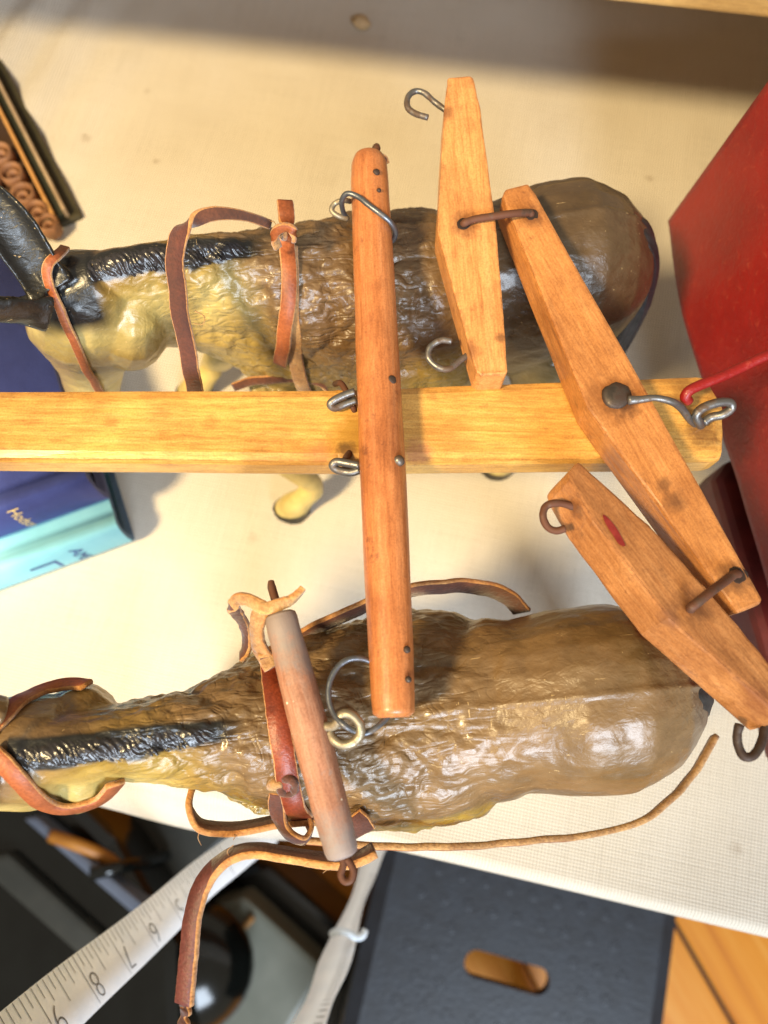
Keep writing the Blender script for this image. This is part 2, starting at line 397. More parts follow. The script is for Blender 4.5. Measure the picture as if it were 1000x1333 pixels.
def ribbon(name, ctrl, wdir, width, thick, mats, parent=None, n=8, jit=0.06, split=None):
    """leather strap: face 0 on the +normal side, face 1 on the back, pale cut edges; wdir = width direction(s)"""
    path = catmull(ctrl, n)
    path = [p + Vector((noise.noise(p * 150), noise.noise(p * 150 + Vector((5, 5, 5))), 0)) * .00035 for p in path]
    tg = tangents(path); L = len(path)
    if isinstance(wdir, list): wd = catmull(wdir, n)
    else: wd = [Vector(wdir)] * L
    verts, faces, mi = [], [], []
    last = None
    for i, p in enumerate(path):
        wv = wd[i] - tg[i] * wd[i].dot(tg[i])
        wv = wv.normalized() if wv.length > 1e-6 else last
        last = wv
        nv = wv.cross(tg[i]).normalized()
        f = i / (L - 1)
        ww = (width(f) if callable(width) else width) / 2
        th = thick / 2
        ja = 1 + jit * noise.noise(p * 700 + Vector((3, 1, 9))); jb = 1 + jit * noise.noise(p * 760 + Vector((31, 7, 2)))
        e = th * 0.55
        for (a, b) in ((-ja * ww + e * .7, th), (jb * ww - e * .7, th), (jb * ww, th - e), (jb * ww, -th + e), (jb * ww - e * .7, -th), (-ja * ww + e * .7, -th), (-ja * ww, -th + e), (-ja * ww, th - e)):
            verts.append(p + wv * a + nv * b)
    for i in range(L - 1):
        a, b = i * 8, (i + 1) * 8
        for s in range(8):
            t = (s + 1) % 8
            faces.append((a + s, a + t, b + t, b + s)); mi.append(2 if s not in (0, 4) else (1 if i / L < split else 0) if split else (0 if s == 0 else 1))
    faces.append(tuple(range(7, -1, -1))); mi.append(2)
    faces.append(tuple(range((L - 1) * 8, L * 8))); mi.append(2)
    me = py_mesh(name, verts, faces, True, mi)
    bm = bmesh.new(); bm.from_mesh(me); bmesh.ops.recalc_face_normals(bm, faces=bm.faces); bm.to_mesh(me); bm.free()
    return link(name, me, mats, parent)

def frame(origin, xdir, zdir=Vector((0, 0, 1))):
    x = Vector(xdir).normalized(); z = (Vector(zdir) - x * Vector(zdir).dot(x)).normalized(); y = z.cross(x)
    m = Matrix((x, y, z)).transposed().to_4x4(); m.translation = origin
    return m

def prism(name, top, thick, mat, parent=None, bevel=0.0006, nrm=None, jit=0.00012):
    """block from a top-face outline in world space, sunk along its normal; local x runs along the block"""
    top = [Vector(p) for p in top]
    cen = sum(top, Vector()) / len(top)
    if nrm is None:
        nrm = Vector()
        for i in range(len(top)):
            a, b = top[i] - cen, top[(i + 1) % len(top)] - cen
            nrm += a.cross(b)
        nrm.normalize()
        if nrm.z < 0: nrm = -nrm
    # longest span as x
    best = max(((a, b) for a in top for b in top), key=lambda ab: (ab[0] - ab[1]).length)
    mx = frame(cen - nrm * thick, best[1] - best[0], nrm)
    inv = mx.inverted()
    loc = [inv @ p for p in top]
    bm = bmesh.new()
    up = [bm.verts.new((p.x, p.y, thick)) for p in loc]; lo = [bm.verts.new((p.x, p.y, 0)) for p in loc]
    bm.faces.new(up); bm.faces.new(list(reversed(lo)))
    for i in range(len(up)):
        j = (i + 1) % len(up); bm.faces.new((up[i], lo[i], lo[j], up[j]))
    bmesh.ops.recalc_face_normals(bm, faces=bm.faces)
    bmesh.ops.bevel(bm, geom=list(bm.edges), offset=bevel, segments=2, profile=0.6, affect='EDGES', clamp_overlap=True)
    bmesh.ops.triangulate(bm, faces=[f for f in bm.faces if len(f.verts) > 4])
    if jit:
        bmesh.ops.subdivide_edges(bm, edges=[e for e in bm.edges if e.calc_length() > 0.006], cuts=5, use_grid_fill=True)
        bm.normal_update()
        for v_ in bm.verts: v_.co += v_.normal * (noise.noise(v_.co * 260 + cen * 50) + 1.1 * noise.noise(v_.co * 900)) * jit
    me = bm_mesh(bm, name)
    me.polygons.foreach_set('use_smooth', [False] * len(me.polygons))
    o = link(name, me, mat, parent)
    if parent is None: o.matrix_world = mx
    else:
        o.matrix_parent_inverse = Matrix.Identity(4); o.matrix_local = PINV[parent.name] @ mx
    return o, mx

def set_world(o, parent, mx):
    o.parent = parent; o.matrix_parent_inverse = Matrix.Identity(4); o.matrix_local = PINV[parent.name] @ mx

def lathe_bar(name, A, B, prof, mat, parent=None, sides=28, flat=1.0, jit=0.0):
    """round bar from A to B; prof = [(t, radius)]"""
    A, B = Vector(A), Vector(B); Lg = (B - A).length
    mx = frame(A, B - A); verts, faces = [], []
    for (t, r) in prof:
        for s in range(sides):
            an = 2 * math.pi * s / sides
            rr = r * (1 + jit * noise.noise(Vector((t * 14, math.cos(an) * 1.3, math.sin(an) * 1.3))))
            verts.append((t * Lg, math.cos(an) * rr, math.sin(an) * rr * flat))
    for i in range(len(prof) - 1):
        for s in range(sides):
            t = (s + 1) % sides
            faces.append((i * sides + s, (i + 1) * sides + s, (i + 1) * sides + t, i * sides + t))
    faces.append(tuple(range(sides))); faces.append(tuple(reversed(range((len(prof) - 1) * sides, len(prof) * sides))))
    bm = bmesh.new(); me0 = py_mesh(name, verts, faces); bm.from_mesh(me0)
    me = bm_mesh(bm, name, True)
    me.polygons[len(me.polygons) - 1].use_smooth = False; me.polygons[len(me.polygons) - 2].use_smooth = False
    o = link(name, me, mat)
    if parent is not None: set_world(o, parent, mx)
    else: o.matrix_world = mx
    return o, mx

def box_bm(bm, x0, x1, y0, y1, z0, z1):
    v = [bm.verts.new((x, y, z)) for x in (x0, x1) for y in (y0, y1) for z in (z0, z1)]
    for f in ((0, 1, 3, 2), (4, 6, 7, 5), (0, 4, 5, 1), (2, 3, 7, 6), (0, 2, 6, 4), (1, 5, 7, 3)): bm.faces.new([v[i] for i in f])

def box(name, b, mat, parent=None, mx=None, bevel=0.0, seg=2, smooth=False):
    bm = bmesh.new(); box_bm(bm, *b)
    bmesh.ops.recalc_face_normals(bm, faces=bm.faces)
    if bevel: bmesh.ops.bevel(bm, geom=list(bm.edges), offset=bevel, segments=seg, profile=0.6, affect='EDGES')
    me = bm_mesh(bm, name, smooth)
    o = link(name, me, mat)
    mx = mx or Matrix.Identity(4)
    if parent is not None: set_world(o, parent, mx)
    else: o.matrix_world = mx
    return o

def dome(name, p, nrm, r, h, mat, parent, sides=14, jit=0.15, sink=0.0004):
    nrm = Vector(nrm).normalized(); t = Vector((1, 0, 0)) if abs(nrm.x) < 0.9 else Vector((0, 1, 0))
    u = nrm.cross(t).normalized(); v_ = nrm.cross(u); p = Vector(p)
    verts, faces = [], []
    rings = [(1.0, -sink / h), (1.0, 0.35), (0.86, 0.72), (0.5, 0.95)]
    for (q, hh) in rings:
        for s in range(sides):
            an = 2 * math.pi * s / sides
            rr = r * q * (1 + jit * noise.noise(Vector((math.cos(an) * 1.7, math.sin(an) * 1.7, p.x * 90))))
            verts.append(p + u * math.cos(an) * rr + v_ * math.sin(an) * rr + nrm * h * hh)
    for i in range(len(rings) - 1):
        for s in range(sides):
            t_ = (s + 1) % sides
            faces.append((i * sides + s, i * sides + t_, (i + 1) * sides + t_, (i + 1) * sides + s))
    verts.append(p + nrm * h); c_ = len(verts) - 1
    b = (len(rings) - 1) * sides
    for s in range(sides): faces.append((b + s, b + (s + 1) % sides, c_))
    return link(name, py_mesh(name, verts, faces), mat, parent)

def text_geo(s, size, thin=0.0):
    cu = bpy.data.curves.new('txt', 'FONT'); cu.body = s; cu.size = size; cu.align_x = 'CENTER'; cu.align_y = 'CENTER'; cu.offset = -thin
    o = bpy.data.objects.new('txt', cu); col.objects.link(o)
    dg = bpy.context.evaluated_depsgraph_get(); dg.update()
    me = bpy.data.meshes.new_from_object(o.evaluated_get(dg))
    vs = [v_.co.copy() for v_ in me.vertices]; fs = [tuple(p.vertices) for p in me.polygons]
    bpy.data.objects.remove(o); bpy.data.curves.remove(cu); bpy.data.meshes.remove(me)
    return vs, fs

# ------------------------------------------------------------------ floor, table, cloth
FLOOR = -0.75
fl = link('floor', py_mesh('floor', [(-2, -2, FLOOR - 0.006), (2, -2, FLOOR - 0.006), (2, 1.5, FLOOR - 0.006), (-2, 1.5, FLOOR - 0.006)], [(0, 1, 2, 3)], False), M['floor'])
fl['kind'] = 'structure'
pw = 0.095
for i in range(-9, 10):
    bm = bmesh.new(); box_bm(bm, -1.5, 1.5, i * pw + 0.001, (i + 1) * pw - 0.001, -0.02, 0)
    bmesh.ops.bevel(bm, geom=list(bm.edges), offset=0.002, segments=1, affect='EDGES')
    o = link('floor_plank', bm_mesh(bm, 'floor_plank'), M['plank'], None)
    o.matrix_world = Matrix.Translation((0.05 + 0.02 * math.sin(i * 3.1), -0.25, FLOOR)) @ Matrix.Rotation(R(-62), 4, 'Z')
    o.parent = fl

EA = P(150, 1020, 0); EB = P(1000, 1222, 0)       # table edge line
ed = (EB - EA).normalized(); en = Vector((ed.y, -ed.x, 0))   # en points off the table (towards -y)
tx = frame(EA, ed)
def TE(s, t, z=0): return EA + ed * s + en * t + Vector((0, 0, z))
tb = empty('table', TE(0.2, -0.4, FLOOR), 'table hidden under the pale linen cloth', 'table')
mxT = frame(TE(0, 0, 0), ed)
box('table_top', (-0.75, 0.95, 0.006, 0.85, -0.032, -0.006), M['shelf'], tb, mxT, 0.002)
for (a, b) in ((-0.7, 0.05), (0.9, 0.05), (-0.7, 0.8), (0.9, 0.8)):
    box('leg', (a - .022, a + .022, b - .022 + .015, b + .022 + .015, FLOOR, -0.033), M['shelf'], tb, mxT, 0.002)

# tablecloth: flat sheet, rolled edge and skirt
NS, smin, smax = 260, -0.62, 0.82
tt = [-0.80 + 0.01 * i for i in range(79)] + [-0.012, -0.008, -0.005]
rows = [(t, 0) for t in tt]
rr0 = 0.0045
arc = [(rr0 * math.sin(a) - rr0, rr0 * math.cos(a) - rr0, a) for a in [R(12 * i) for i in range(1, 8)]]
verts, uvs = [], []
def wr(p):
    x, y = p.x, p.y
    h = 0.0012 * noise.noise(Vector((x * 13, y * 13, 0.3))) + 0.0004 * noise.noise(Vector((x * 60, y * 20, 2)))
    # gathered folds in the far left corner
    q = max(0, min(1, (-x - 0.10) / 0.07)) * max(0, min(1, (y - 0.22) / 0.06))
    h += q * 0.0022 * math.sin((x * 0.92 - y * 0.4) * 230 + 1.3 * noise.noise(Vector((x * 22, y * 22, 1))))
    return h + 0.0008 * q
for i in range(NS + 1):
    s = smin + (smax - smin) * i / NS
    arcl = 0
    flare = 1 / (1 + math.exp((s - 0.075) / 0.016))          # cloth bellies out towards the left
    rowv = []
    for t in tt:
        p = TE(s, t); p.z += wr(p) * min(1, -t / 0.02); rowv.append((p, t))
    for (a, b, an) in arc: rowv.append((TE(s, a, b), a - b))
    base_t, base_z = arc[-1][0], arc[-1][1]
    for j in range(1, 36):
        d = 0.30 * (j / 35) ** 1.4
        fold = 0.006 * (d / 0.3) * math.sin(s * 46 + 1.2 * math.sin(s * 17))
        out = flare * 0.0165 * (1 - math.exp(-d / 0.016)) + fold * (1 if s < 0.05 else 0.35) + 0.0006
        rowv.append((TE(s, base_t + out, base_z - d), 0.01 + d))
    for (p, q) in rowv: verts.append(p); uvs.append((s, q))
NR = len(rowv); faces = []
for i in range(NS):
    for j in range(NR - 1):
        a = i * NR + j; faces.append((a, a + 1, a + NR + 1, a + NR))
me = py_mesh('tablecloth', verts, faces)
uvl = me.uv_layers.new(name='UVMap')
for lp in me.loops: uvl.data[lp.index].uv = uvs[lp.vertex_index]
cloth = tag(link('tablecloth', me, M['linen']), 'cream woven linen tablecloth with a rolled hem', 'tablecloth')

# shelf board over the back of the table
sa, sb = P(800, 2, 0.092), P(1000, 24, 0.092)
sd = (sb - sa).normalized(); mxS = frame(sa, sd)
sh = empty('shelf_riser', P(900, -160, 0), 'pale wooden shelf riser above the back of the table', 'shelf')
box('shelf_board', (-0.75, 0.6, 0.0, 0.24, 0, 0.016), M['shelf'], sh, mxS, 0.0012)
box('support_board', (-0.73, -0.715, 0.12, 0.235, -0.0925, 0.0005), M['shelf'], sh, mxS, 0.001)
box('support_board', (0.56, 0.575, 0.12, 0.235, -0.0925, 0.0005), M['shelf'], sh, mxS, 0.001)

# ------------------------------------------------------------------ mules
def lerp_table(tab, x):
    tab = sorted(tab)
    if x <= tab[0][0]: return tab[0][1:]
    for a, b in zip(tab, tab[1:]):
        if x <= b[0]:
            t = (x - a[0]) / (b[0] - a[0]); t = t * t * (3 - 2 * t) * .35 + t * .65
            return tuple(p * (1 - t) + q * t for p, q in zip(a[1:], b[1:]))
    return tab[-1][1:]

# x, top z, bottom z, half width, height of the widest point (0..1)
BODY = [(-.073, .1325, .106, .0068, .5), (-.066, .1345, .100, .0078, .5), (-.057, .1335, .094, .0078, .45), (-.048, .1315, .085, .0088, .4), (-.040, .1290, .072, .0126, .38),
        (-.032, .1270, .061, .0166, .40), (-.020, .1248, .056, .0216, .44), (-.006, .1215, .0545, .0250, .46), (.008, .1205, .054, .0268, .46), (.020, .1215, .0565, .0242, .50),
        (.031, .1245, .060, .0200, .56), (.042, .1275, .061, .0212, .58), (.053, .1275, .064, .0214, .58), (.062, .1240, .069, .0186, .56), (.069, .1180, .076, .0136, .55), (.0735, .1100, .086, .0072, .5)]

def make_mule(bend, ears, hooves, dark, pollx):
    bm = bmesh.new()
    def loft(rings, cap=True):
        rv = [[bm.verts.new(p) for p in r] for r in rings]; n = len(rings[0])
        for a, b in zip(rv, rv[1:]):
            for s in range(n):
                t = (s + 1) % n; bm.faces.new((a[s], a[t], b[t], b[s]))
        bm.faces.new(rv[0]); bm.faces.new(list(reversed(rv[-1])))
    def yo(x):
        return bend * max(0, (-.036 - x) / .038) ** 1.3
    rings = []
    xs = np.linspace(-.073, .0735, 46)
    for x in xs:
        top, bot, hw, mid = lerp_table(BODY, x)
        zc = bot + (top - bot) * mid; ring = []
        for s in range(28):
            an = 2 * math.pi * s / 28
            cy, sz = math.cos(an), math.sin(an)
            e = 0.88 if sz > 0 else 0.95
            yy = hw * math.copysign(abs(cy) ** e, cy)
            zz = zc + (sz * (top - zc) if sz > 0 else sz * (zc - bot))
            ring.append((x, yy + yo(x), zz))
        rings.append(ring)
    loft(rings)
    def limb(pts):          # (x,y,z, half width y, half depth along view, dir)
        path = [Vector(p[:3]) for p in pts]; tg = tangents(path); rg = []
        for p, t, q in zip(path, tg, pts):
            side = Vector((0, 1, 0)); side = (side - t * side.dot(t)).normalized(); fw = t.cross(side)
            rg.append([p + side * (math.cos(2 * math.pi * s / 16) * q[3]) + fw * (math.sin(2 * math.pi * s / 16) * q[4]) for s in range(16)])
        loft(rg)
    by = yo(-.072)
    # head hanging from the poll
    hd = [(-.0655, .1300, .0062, .0060), (-.0700, .1270, .0092, .0115), (-.0735, .1190, .0120, .0150), (-.0770, .1100, .0122, .0155), (-.0805, .1010, .0098, .0120),
          (-.0840, .0920, .0078, .0092), (-.0870, .0835, .0074, .0084), (-.0890, .0765, .0072, .0080), (-.0900, .0715, .0050, .0055)]
    limb([(x, by + bend * 0.25 * max(0, (.13 - z) / .06), z, a, b) for (x, z, a, b) in hd])
    # jowls: fuller at the back
    limb([(-.0625, by * .8, .1240, .0070, .0050), (-.0635, by * .9, .1190, .0118, .0075), (-.0660, by, .1130, .0138, .0095), (-.0690, by, .1060, .0128, .0100), (-.0725, by, .0985, .0085, .0075), (-.0745, by, .0940, .004, .004)])
    # ears
    for (b0, tip, fac) in ears:
        b0, tip = Vector(b0), Vector(tip); ax = (tip - b0).normalized()
        fv = Vector(fac); fv = (fv - ax * fv.dot(ax)).normalized(); sv = ax.cross(fv); rg = []
        for t, wd, th in ((-.10, .0058, .0044), (.1, .0052, .0036), (.3, .0054, .0030), (.5, .0056, .0026), (.7, .0048, .0022), (.88, .0032, .0016), (1.0, .0008, .0006)):
            p = b0.lerp(tip, t); rg.append([])
            for s in range(14):
                an = 2 * math.pi * s / 14
                cc = math.cos(an) * wd
                cup = 0.55 * (cc / max(wd, 1e-6)) ** 2 * wd
                dd = math.sin(an) * th + cup - (0.0014 if (math.sin(an) > 0 and abs(math.cos(an)) < .75 and t > .05) else 0)
                rg[-1].append(p + sv * cc + fv * dd)
        loft(rg)
    # legs
    for (hx, hy, front, sgn) in hooves:
        if front:
            tp = Vector((-.029, sgn * .0125, .080)); pts = [(tp.x, tp.y, tp.z, .0085, .0125), (tp.x * .8 + hx * .2, tp.y * .85 + hy * .15, .064, .0072, .0098),
                 (tp.x * .45 + hx * .55 - .004, tp.y * .5 + hy * .5, .041, .0050, .0058), (tp.x * .4 + hx * .6 - .004, tp.y * .4 + hy * .6, .036, .0052, .0060), (hx + .006, hy + .002, .018, .0034, .0038), (hx + .005, hy + .0015, .0125, .0042, .0046),
                 (hx + .0015, hy, .0090, .0042, .0044), (hx - .002, hy - .001, .0055, .0054, .0062), (hx - .0045, hy - .002, 0, .0066, .0084)]
        else:
            tp = Vector((.052, sgn * .0120, .088)); pts = [(tp.x, tp.y, tp.z, .0105, .0160), (tp.x - .002, tp.y * .9 + hy * .1, .070, .0092, .0135),
                 (tp.x * .5 + hx * .5 + .002, tp.y * .6 + hy * .4, .053, .0068, .0082), (tp.x * .3 + hx * .7 + .009, tp.y * .4 + hy * .6, .039, .0050, .0066), (hx + .005, hy, .018, .0038, .0044), (hx + .0035, hy, .0125, .0047, .0052),
                 (hx, hy, .0085, .0050, .0052), (hx - .002, hy, .004, .0058, .0066), (hx - .0025, hy, 0, .0062, .0074)]
        limb(pts)
    bmesh.ops.recalc_face_normals(bm, faces=bm.faces)
    me = bpy.data.meshes.new('raw'); bm.to_mesh(me); bm.free()
    o = bpy.data.objects.new('raw', me); col.objects.link(o)
    md = o.modifiers.new('r', 'REMESH'); md.mode = 'VOXEL'; md.voxel_size = 0.00055
    s1 = o.modifiers.new('s', 'SMOOTH'); s1.factor = 0.5; s1.iterations = 7
    dg = bpy.context.evaluated_depsgraph_get(); dg.update()
    out = bpy.data.meshes.new_from_object(o.evaluated_get(dg))
    bpy.data.objects.remove(o); bpy.data.meshes.remove(me)
    n = len(out.vertices)
    co = np.empty(n * 3); out.vertices.foreach_get('co', co); co = co.reshape(-1, 3)
    no = np.empty(n * 3); out.vertices.foreach_get('normal', no); no = no.reshape(-1, 3)
    disp = np.zeros(n); colr = np.ones((n, 4))
    brown, olive, cream, ochre, black, ash = (np.array(lin(*c_)[:3]) for c_ in ((104, 82, 60), (112, 102, 58), (204, 186, 128), (140, 114, 44), (20, 20, 22), (92, 86, 74)))
    for i in range(n):
        x, y, z = co[i]; p = Vector((x, y, z))
        legk = max(0, min(1, (.058 - z) / .012))
        m = max(0, min(1, (.030 - x) / .03)) * max(0, min(1, (x + .064) / .02)) * (1 - legk)
        nb = noise.noise(p * 95 + Vector((5, 2, 7)))
        q = Vector((x * 210 + z * 120, y * 330, z * 190 - x * 90))
        st = noise.noise(q); st2 = noise.noise(q * 2.1 + Vector((9, 1, 4)))
        rdg = 0.5 - abs(noise.noise(q * 1.15 + Vector((2, 6, 1))))
        d = 0.0008 * noise.noise(p * 48) + (0.0004 * st + 0.00036 * st2 + 0.0006 * rdg) * (0.16 + 1.0 * m) + 0.0006 * nb * (0.3 + m)
        body_m = 1 - legk
        d -= body_m * (0.0009 * math.exp(-(noise.noise(p * 52 + Vector((3, 3, 3))) / .13) ** 2) * (0.15 + .85 * m) + 0.0006 * math.exp(-(noise.noise(Vector((x * 60, y * 90, z * 45 + 7))) / .10) ** 2) * (.1 + .9 * m))
        d += body_m * 0.0010 * abs(noise.noise(p * 70 + Vector((8, 2, 2)))) * (.4 + m)
        d += 0.00035 * math.exp(-(y / .0006) ** 2) * (x > .0) * (z > .1)
        # flank and thigh creases on the croup
        d += -0.0014 * math.exp(-((x - .027 + (z - .09) * .35) / .0030) ** 2) * max(0, min(1, (.120 - z) / .01)) * (z > .06)
        earz = max(0, min(1, (z - .1345) / .0025)) * (x < min(-.066, pollx))
        d *= 1 - 0.7 * earz
        disp[i] = d * (0.35 if z < .05 else 1)
        # painted coat
        c_ = brown * (1 + 0.10 * nb) * (1 - dark * max(0, min(1, (x - .012) / .02)))
        fo = max(0, min(1, (.108 - z) / .03)) * (0.55 + 0.6 * noise.noise(p * 38 + Vector((1, 1, 1))))
        c_ = c_ + (olive - c_) * max(0, min(1, fo))
        oc = max(0, min(1, (noise.noise(p * 30 + Vector((4, 8, 1))) - .12) * 3.2)) * (0.75 if x < .05 else 0.35) * (1 - dark * (x > .02))
        c_ = c_ + (ochre - c_) * oc
        nk = max(0, min(1, (-.030 - x) / .014)) * max(0, min(1, (.1305 - z) / .008)) * (0.75 + .35 * noise.noise(p * 60))
        c_ = c_ + (cream * (.88 if dark else .62) - c_) * max(0, min(1, nk)) * 0.85 * max(0, min(1, (yo(x) + .003 - y) / .004)) * (1 if dark else max(0, min(1, (-.040 - x) / .010)))
        lg = max(0, min(1, (.060 - z) / .02))
        c_ = c_ + (cream - c_) * lg * 0.85
        # painted mane bed along the crest
        if -.071 < x < -.027:
            tp_ = lerp_table(BODY, x)[0]; aa = math.degrees(math.atan2(z - tp_ + .012, y - yo(x)))
            mb = max(0, min(1, (aa - 76) / 4)) * max(0, min(1, (85 + (26 + 6 * dark / .45) * (.45 + .55 * min(1, (-.0285 - x) / .018)) + 5 * noise.noise(p * 400) - aa) / 4)) * max(0, min(1, (-.0275 - x) / .005))
            c_ = c_ + (black * 1.3 - c_) * mb
        # dark poll, face stripe and ears
        dk = max(0, min(1, (pollx - x) / .003)) * max(0, min(1, (z - .1215 - 0.0035 * noise.noise(p * 150)) / .005))
        c_ = c_ + (black - c_) * max(dk, earz)
        hf = max(0, min(1, (.0056 - z) / .0006))
        c_ = c_ + (black - c_) * hf
        eye = math.exp(-(((x + .0795) / .0024) ** 2 + ((z - .1055) / .0016) ** 2)) if abs(y - by) > .006 and x < -.07 else 0
        c_ = c_ + (black - c_) * min(1, eye * 1.3)
        nost = math.exp(-(((x + .0925) / .002) ** 2 + ((z - .077) / .0025) ** 2))
        c_ = c_ + (black - c_) * min(1, nost)
        colr[i, :3] = c_; colr[i, 3] = 0.10 + 0.9 * m
    co2 = co + no * disp[:, None]
    out.vertices.foreach_set('co', co2.ravel())
    at = out.color_attributes.new('paint', 'FLOAT_COLOR', 'POINT'); at.data.foreach_set('color', colr.ravel())
    out.polygons.foreach_set('use_smooth', [True] * len(out.polygons)); out.update()
    bv = BVHTree.FromPolygons([Vector(c_) for c_ in co2], [tuple(p.vertices) for p in out.polygons])
    # mane: a raised shell on the crest, falling to the near side
    NU, NV = 190, 26; mv, mf = [], []
    def crest(u, vv):
        x = -.0285 - .041 * u
        top, bot, hw, mid = lerp_table(BODY, x); yc = yo(x); zc = top - .012
        ang = R(60) + vv * R(86)
        ang = R(81) + vv * R((30 + 6 * dark / .45) * (.5 + .5 * min(1, u / .45)) + 5 * noise.noise(Vector((u * 30, 4, 4))))            # 90 = straight up, larger = near (left) side
        d = Vector((0, -math.cos(math.pi - ang) * -1, 0))
        dirv = Vector((0, math.cos(ang), math.sin(ang)))
        o_ = Vector((x, yc, zc)) + dirv * .05
        h, nn, _, _ = bv.ray_cast(o_, -dirv)
        return h or Vector((x, yc, zc)) + dirv * .012, nn or dirv
    for i in range(NU + 1):
        u = i / NU
        for j in range(NV + 1):
            vv = j / NV
            h, nn = crest(u, vv)
            fall = vv + 0.05 * noise.noise(Vector((u * 40, 1, 2)))
            ph = u * 44 + vv * 4.6 + 1.6 * noise.noise(Vector((u * 13, vv * 1.5, 5)))
            strand = (1 - abs(math.sin(ph * 2.3))) * 1.15 * (0.55 + 0.45 * noise.noise(Vector((u * 21, 7, 1))))
            strand2 = noise.noise(Vector((u * 120 + vv * 26, vv * 4, 3)))
            body_ = math.sin(math.pi * min(1, max(0, vv))) ** .5
            endf = min(1, u / .22) ** .7 * min(1, (1 - u) / .03)
            t = -0.0005 + (0.00060 + 0.00075 * strand * min(1, vv * 2.2) + 0.0005 * strand2 + 0.0004 * noise.noise(Vector((u * 12, vv, 8)))) * body_ * endf
            mv.append(h + nn * t + Vector((0.0012 * vv * 0, 0, 0)))
    for i in range(NU):
        for j in range(NV):
            a = i * (NV + 1) + j; mf.append((a, a + 1, a + NV + 2, a + NV + 1))
    mane = py_mesh('mane', mv, mf)
    # tail
    path = catmull([(.0600, 0, .1190), (.0665, 0, .1155), (.0705, 0, .1060), (.0725, -.0005, .0920), (.0730, -.0015, .0730), (.0725, -.002, .0560), (.0715, -.002, .0400)], 16)
    tg = tangents(path); tv, tf = [], []
    L = len(path); S = 40
    for i, p in enumerate(path):
        f = i / (L - 1); r = (.0022 + .0056 * min(1, f / .5) ** .8) * (1 - max(0, (f - .78) / .22) ** 2 * .8)
        side = Vector((0, 1, 0)); fw = tg[i].cross(side)
        for s in range(S):
            an = 2 * math.pi * s / S
            g = 1 + 0.13 * noise.noise(Vector((math.cos(an) * 3.6, math.sin(an) * 3.6, f * 2.2)))+ 0.07 * noise.noise(Vector((math.cos(an) * 9, math.sin(an) * 9, f * 3)))
            tv.append(p + side * math.cos(an) * r * g * 1.25 + fw * math.sin(an) * r * g * .72)
    for i in range(L - 1):
        for s in range(S):
            t = (s + 1) % S; tf.append((i * S + s, i * S + t, (i + 1) * S + t, (i + 1) * S + s))
    tf.append(tuple(reversed(range(S)))); tf.append(tuple(range((L - 1) * S, L * S)))
    tail = py_mesh('tail', tv, tf)
    return out, mane, tail

def place_mule(label, y0, yaw, hidem, bend, ears, hooves, dark=0.0, pollx=-.0655):
    mx = Matrix.Translation((0, y0, 0)) @ Matrix.Rotation(yaw, 4, 'Z')
    inv = mx.inverted()
    ears = [(inv @ a, inv @ b, c_) for (a, b, c_) in ears]
    hv = []
    for (h, fr, sg) in hooves:
        q = inv @ h; hv.append((q.x, q.y, fr, sg))
    body, mane, tail = make_mule(bend, ears, hv, dark, pollx)
    root = empty('mule_figure', (0, y0, 0), label, 'mule figure', 'painted mule figures in the team')
    bo = link('body', body, hidem); set_world(bo, root, mx)
    mo = link('mane', mane, M['mane']); set_world(mo, root, mx)
    to = link('tail', tail, M['tail']); set_world(to, root, mx)
    bv = BVHTree.FromPolygons([mx @ v_.co for v_ in body.vertices], [tuple(p.vertices) for p in body.polygons])
    return root, bv

upper, bvU = place_mule('dark brown mule figure with black ears, its head over the blue books', 0.1155, R(7), M['hide_a'], -0.006,
    [(P(60, 362, .1340), P(-26, 232, .151), (.25, -.75, .55)), (P(48, 408, .1330), P(-50, 404, .144), (-.15, .55, .8))],
    [(P(384, 657, 0.0) + Vector((.003, 0, 0)), True, -1), (P(268, 506, 0.0), True, 1), (P(648, 614, 0.0) + Vector((.002, .002, 0)), False, -1), (P(712, 478, 0.0), False, 1)], 0.45)
lower, bvL = place_mule('olive brown mule figure carrying the small spreader stick on its withers', 0.0026, R(5.4), M['hide_b'], 0.0,
    [(Vector((-.0775, .0035, .131)), Vector((-.098, .012, .146)), (-.4, -.2, .6)), (Vector((-.0775, -.0095, .131)), Vector((-.098, -.018, .146)), (-.4, .2, .6))],
    [(Vector((-.036, -.011, 0)), True, -1), (Vector((-.048, .010, 0)), True, 1), (Vector((.052, -.004, 0)), False, -1), (Vector((.068, .018, 0)), False, 1)], 0.0, -.0735)

def hit(bv, px, py, lift=0.0008, z_else=0.1):
    h, n_, _, _ = bv.ray_cast(CAM, ray(px, py).normalized())
    if h is None: return P(px, py, z_else), Vector((0, 0, 1)), False
    return h + n_ * lift, n_, True

def surf_strap(name, bv, pix, width, mats, label, group=None, pre=(), post=(), thick=0.0011, lift=0.0009, z_else=0.1):
    pts, ns = [], []
    for (x, y) in pix:
        h, n_, ok = hit(bv, x, y, lift, z_else); pts.append(h); ns.append(n_)
    for _ in range(1):
        pts = [pts[0]] + [(pts[i - 1] + pts[i] * 2 + pts[i + 1]) / 4 for i in range(1, len(pts) - 1)] + [pts[-1]]
    # smooth normals
    for _ in range(2):
        ns = [(ns[max(0, i - 1)] + ns[i] * 1.5 + ns[min(len(ns) - 1, i + 1)]).normalized() for i in range(len(ns))]
    pts = [Vector(p) for p in pre] + pts + [Vector(p) for p in post]
    ns = [ns[0]] * len(pre) + ns + [ns[-1]] * len(post)
    tg = tangents(pts)
    wd = [t.cross(n_).normalized() for t, n_ in zip(tg, ns)]
    o = ribbon(name, pts, wd, width, thick, mats)
    return tag(o, label, 'strap', group)

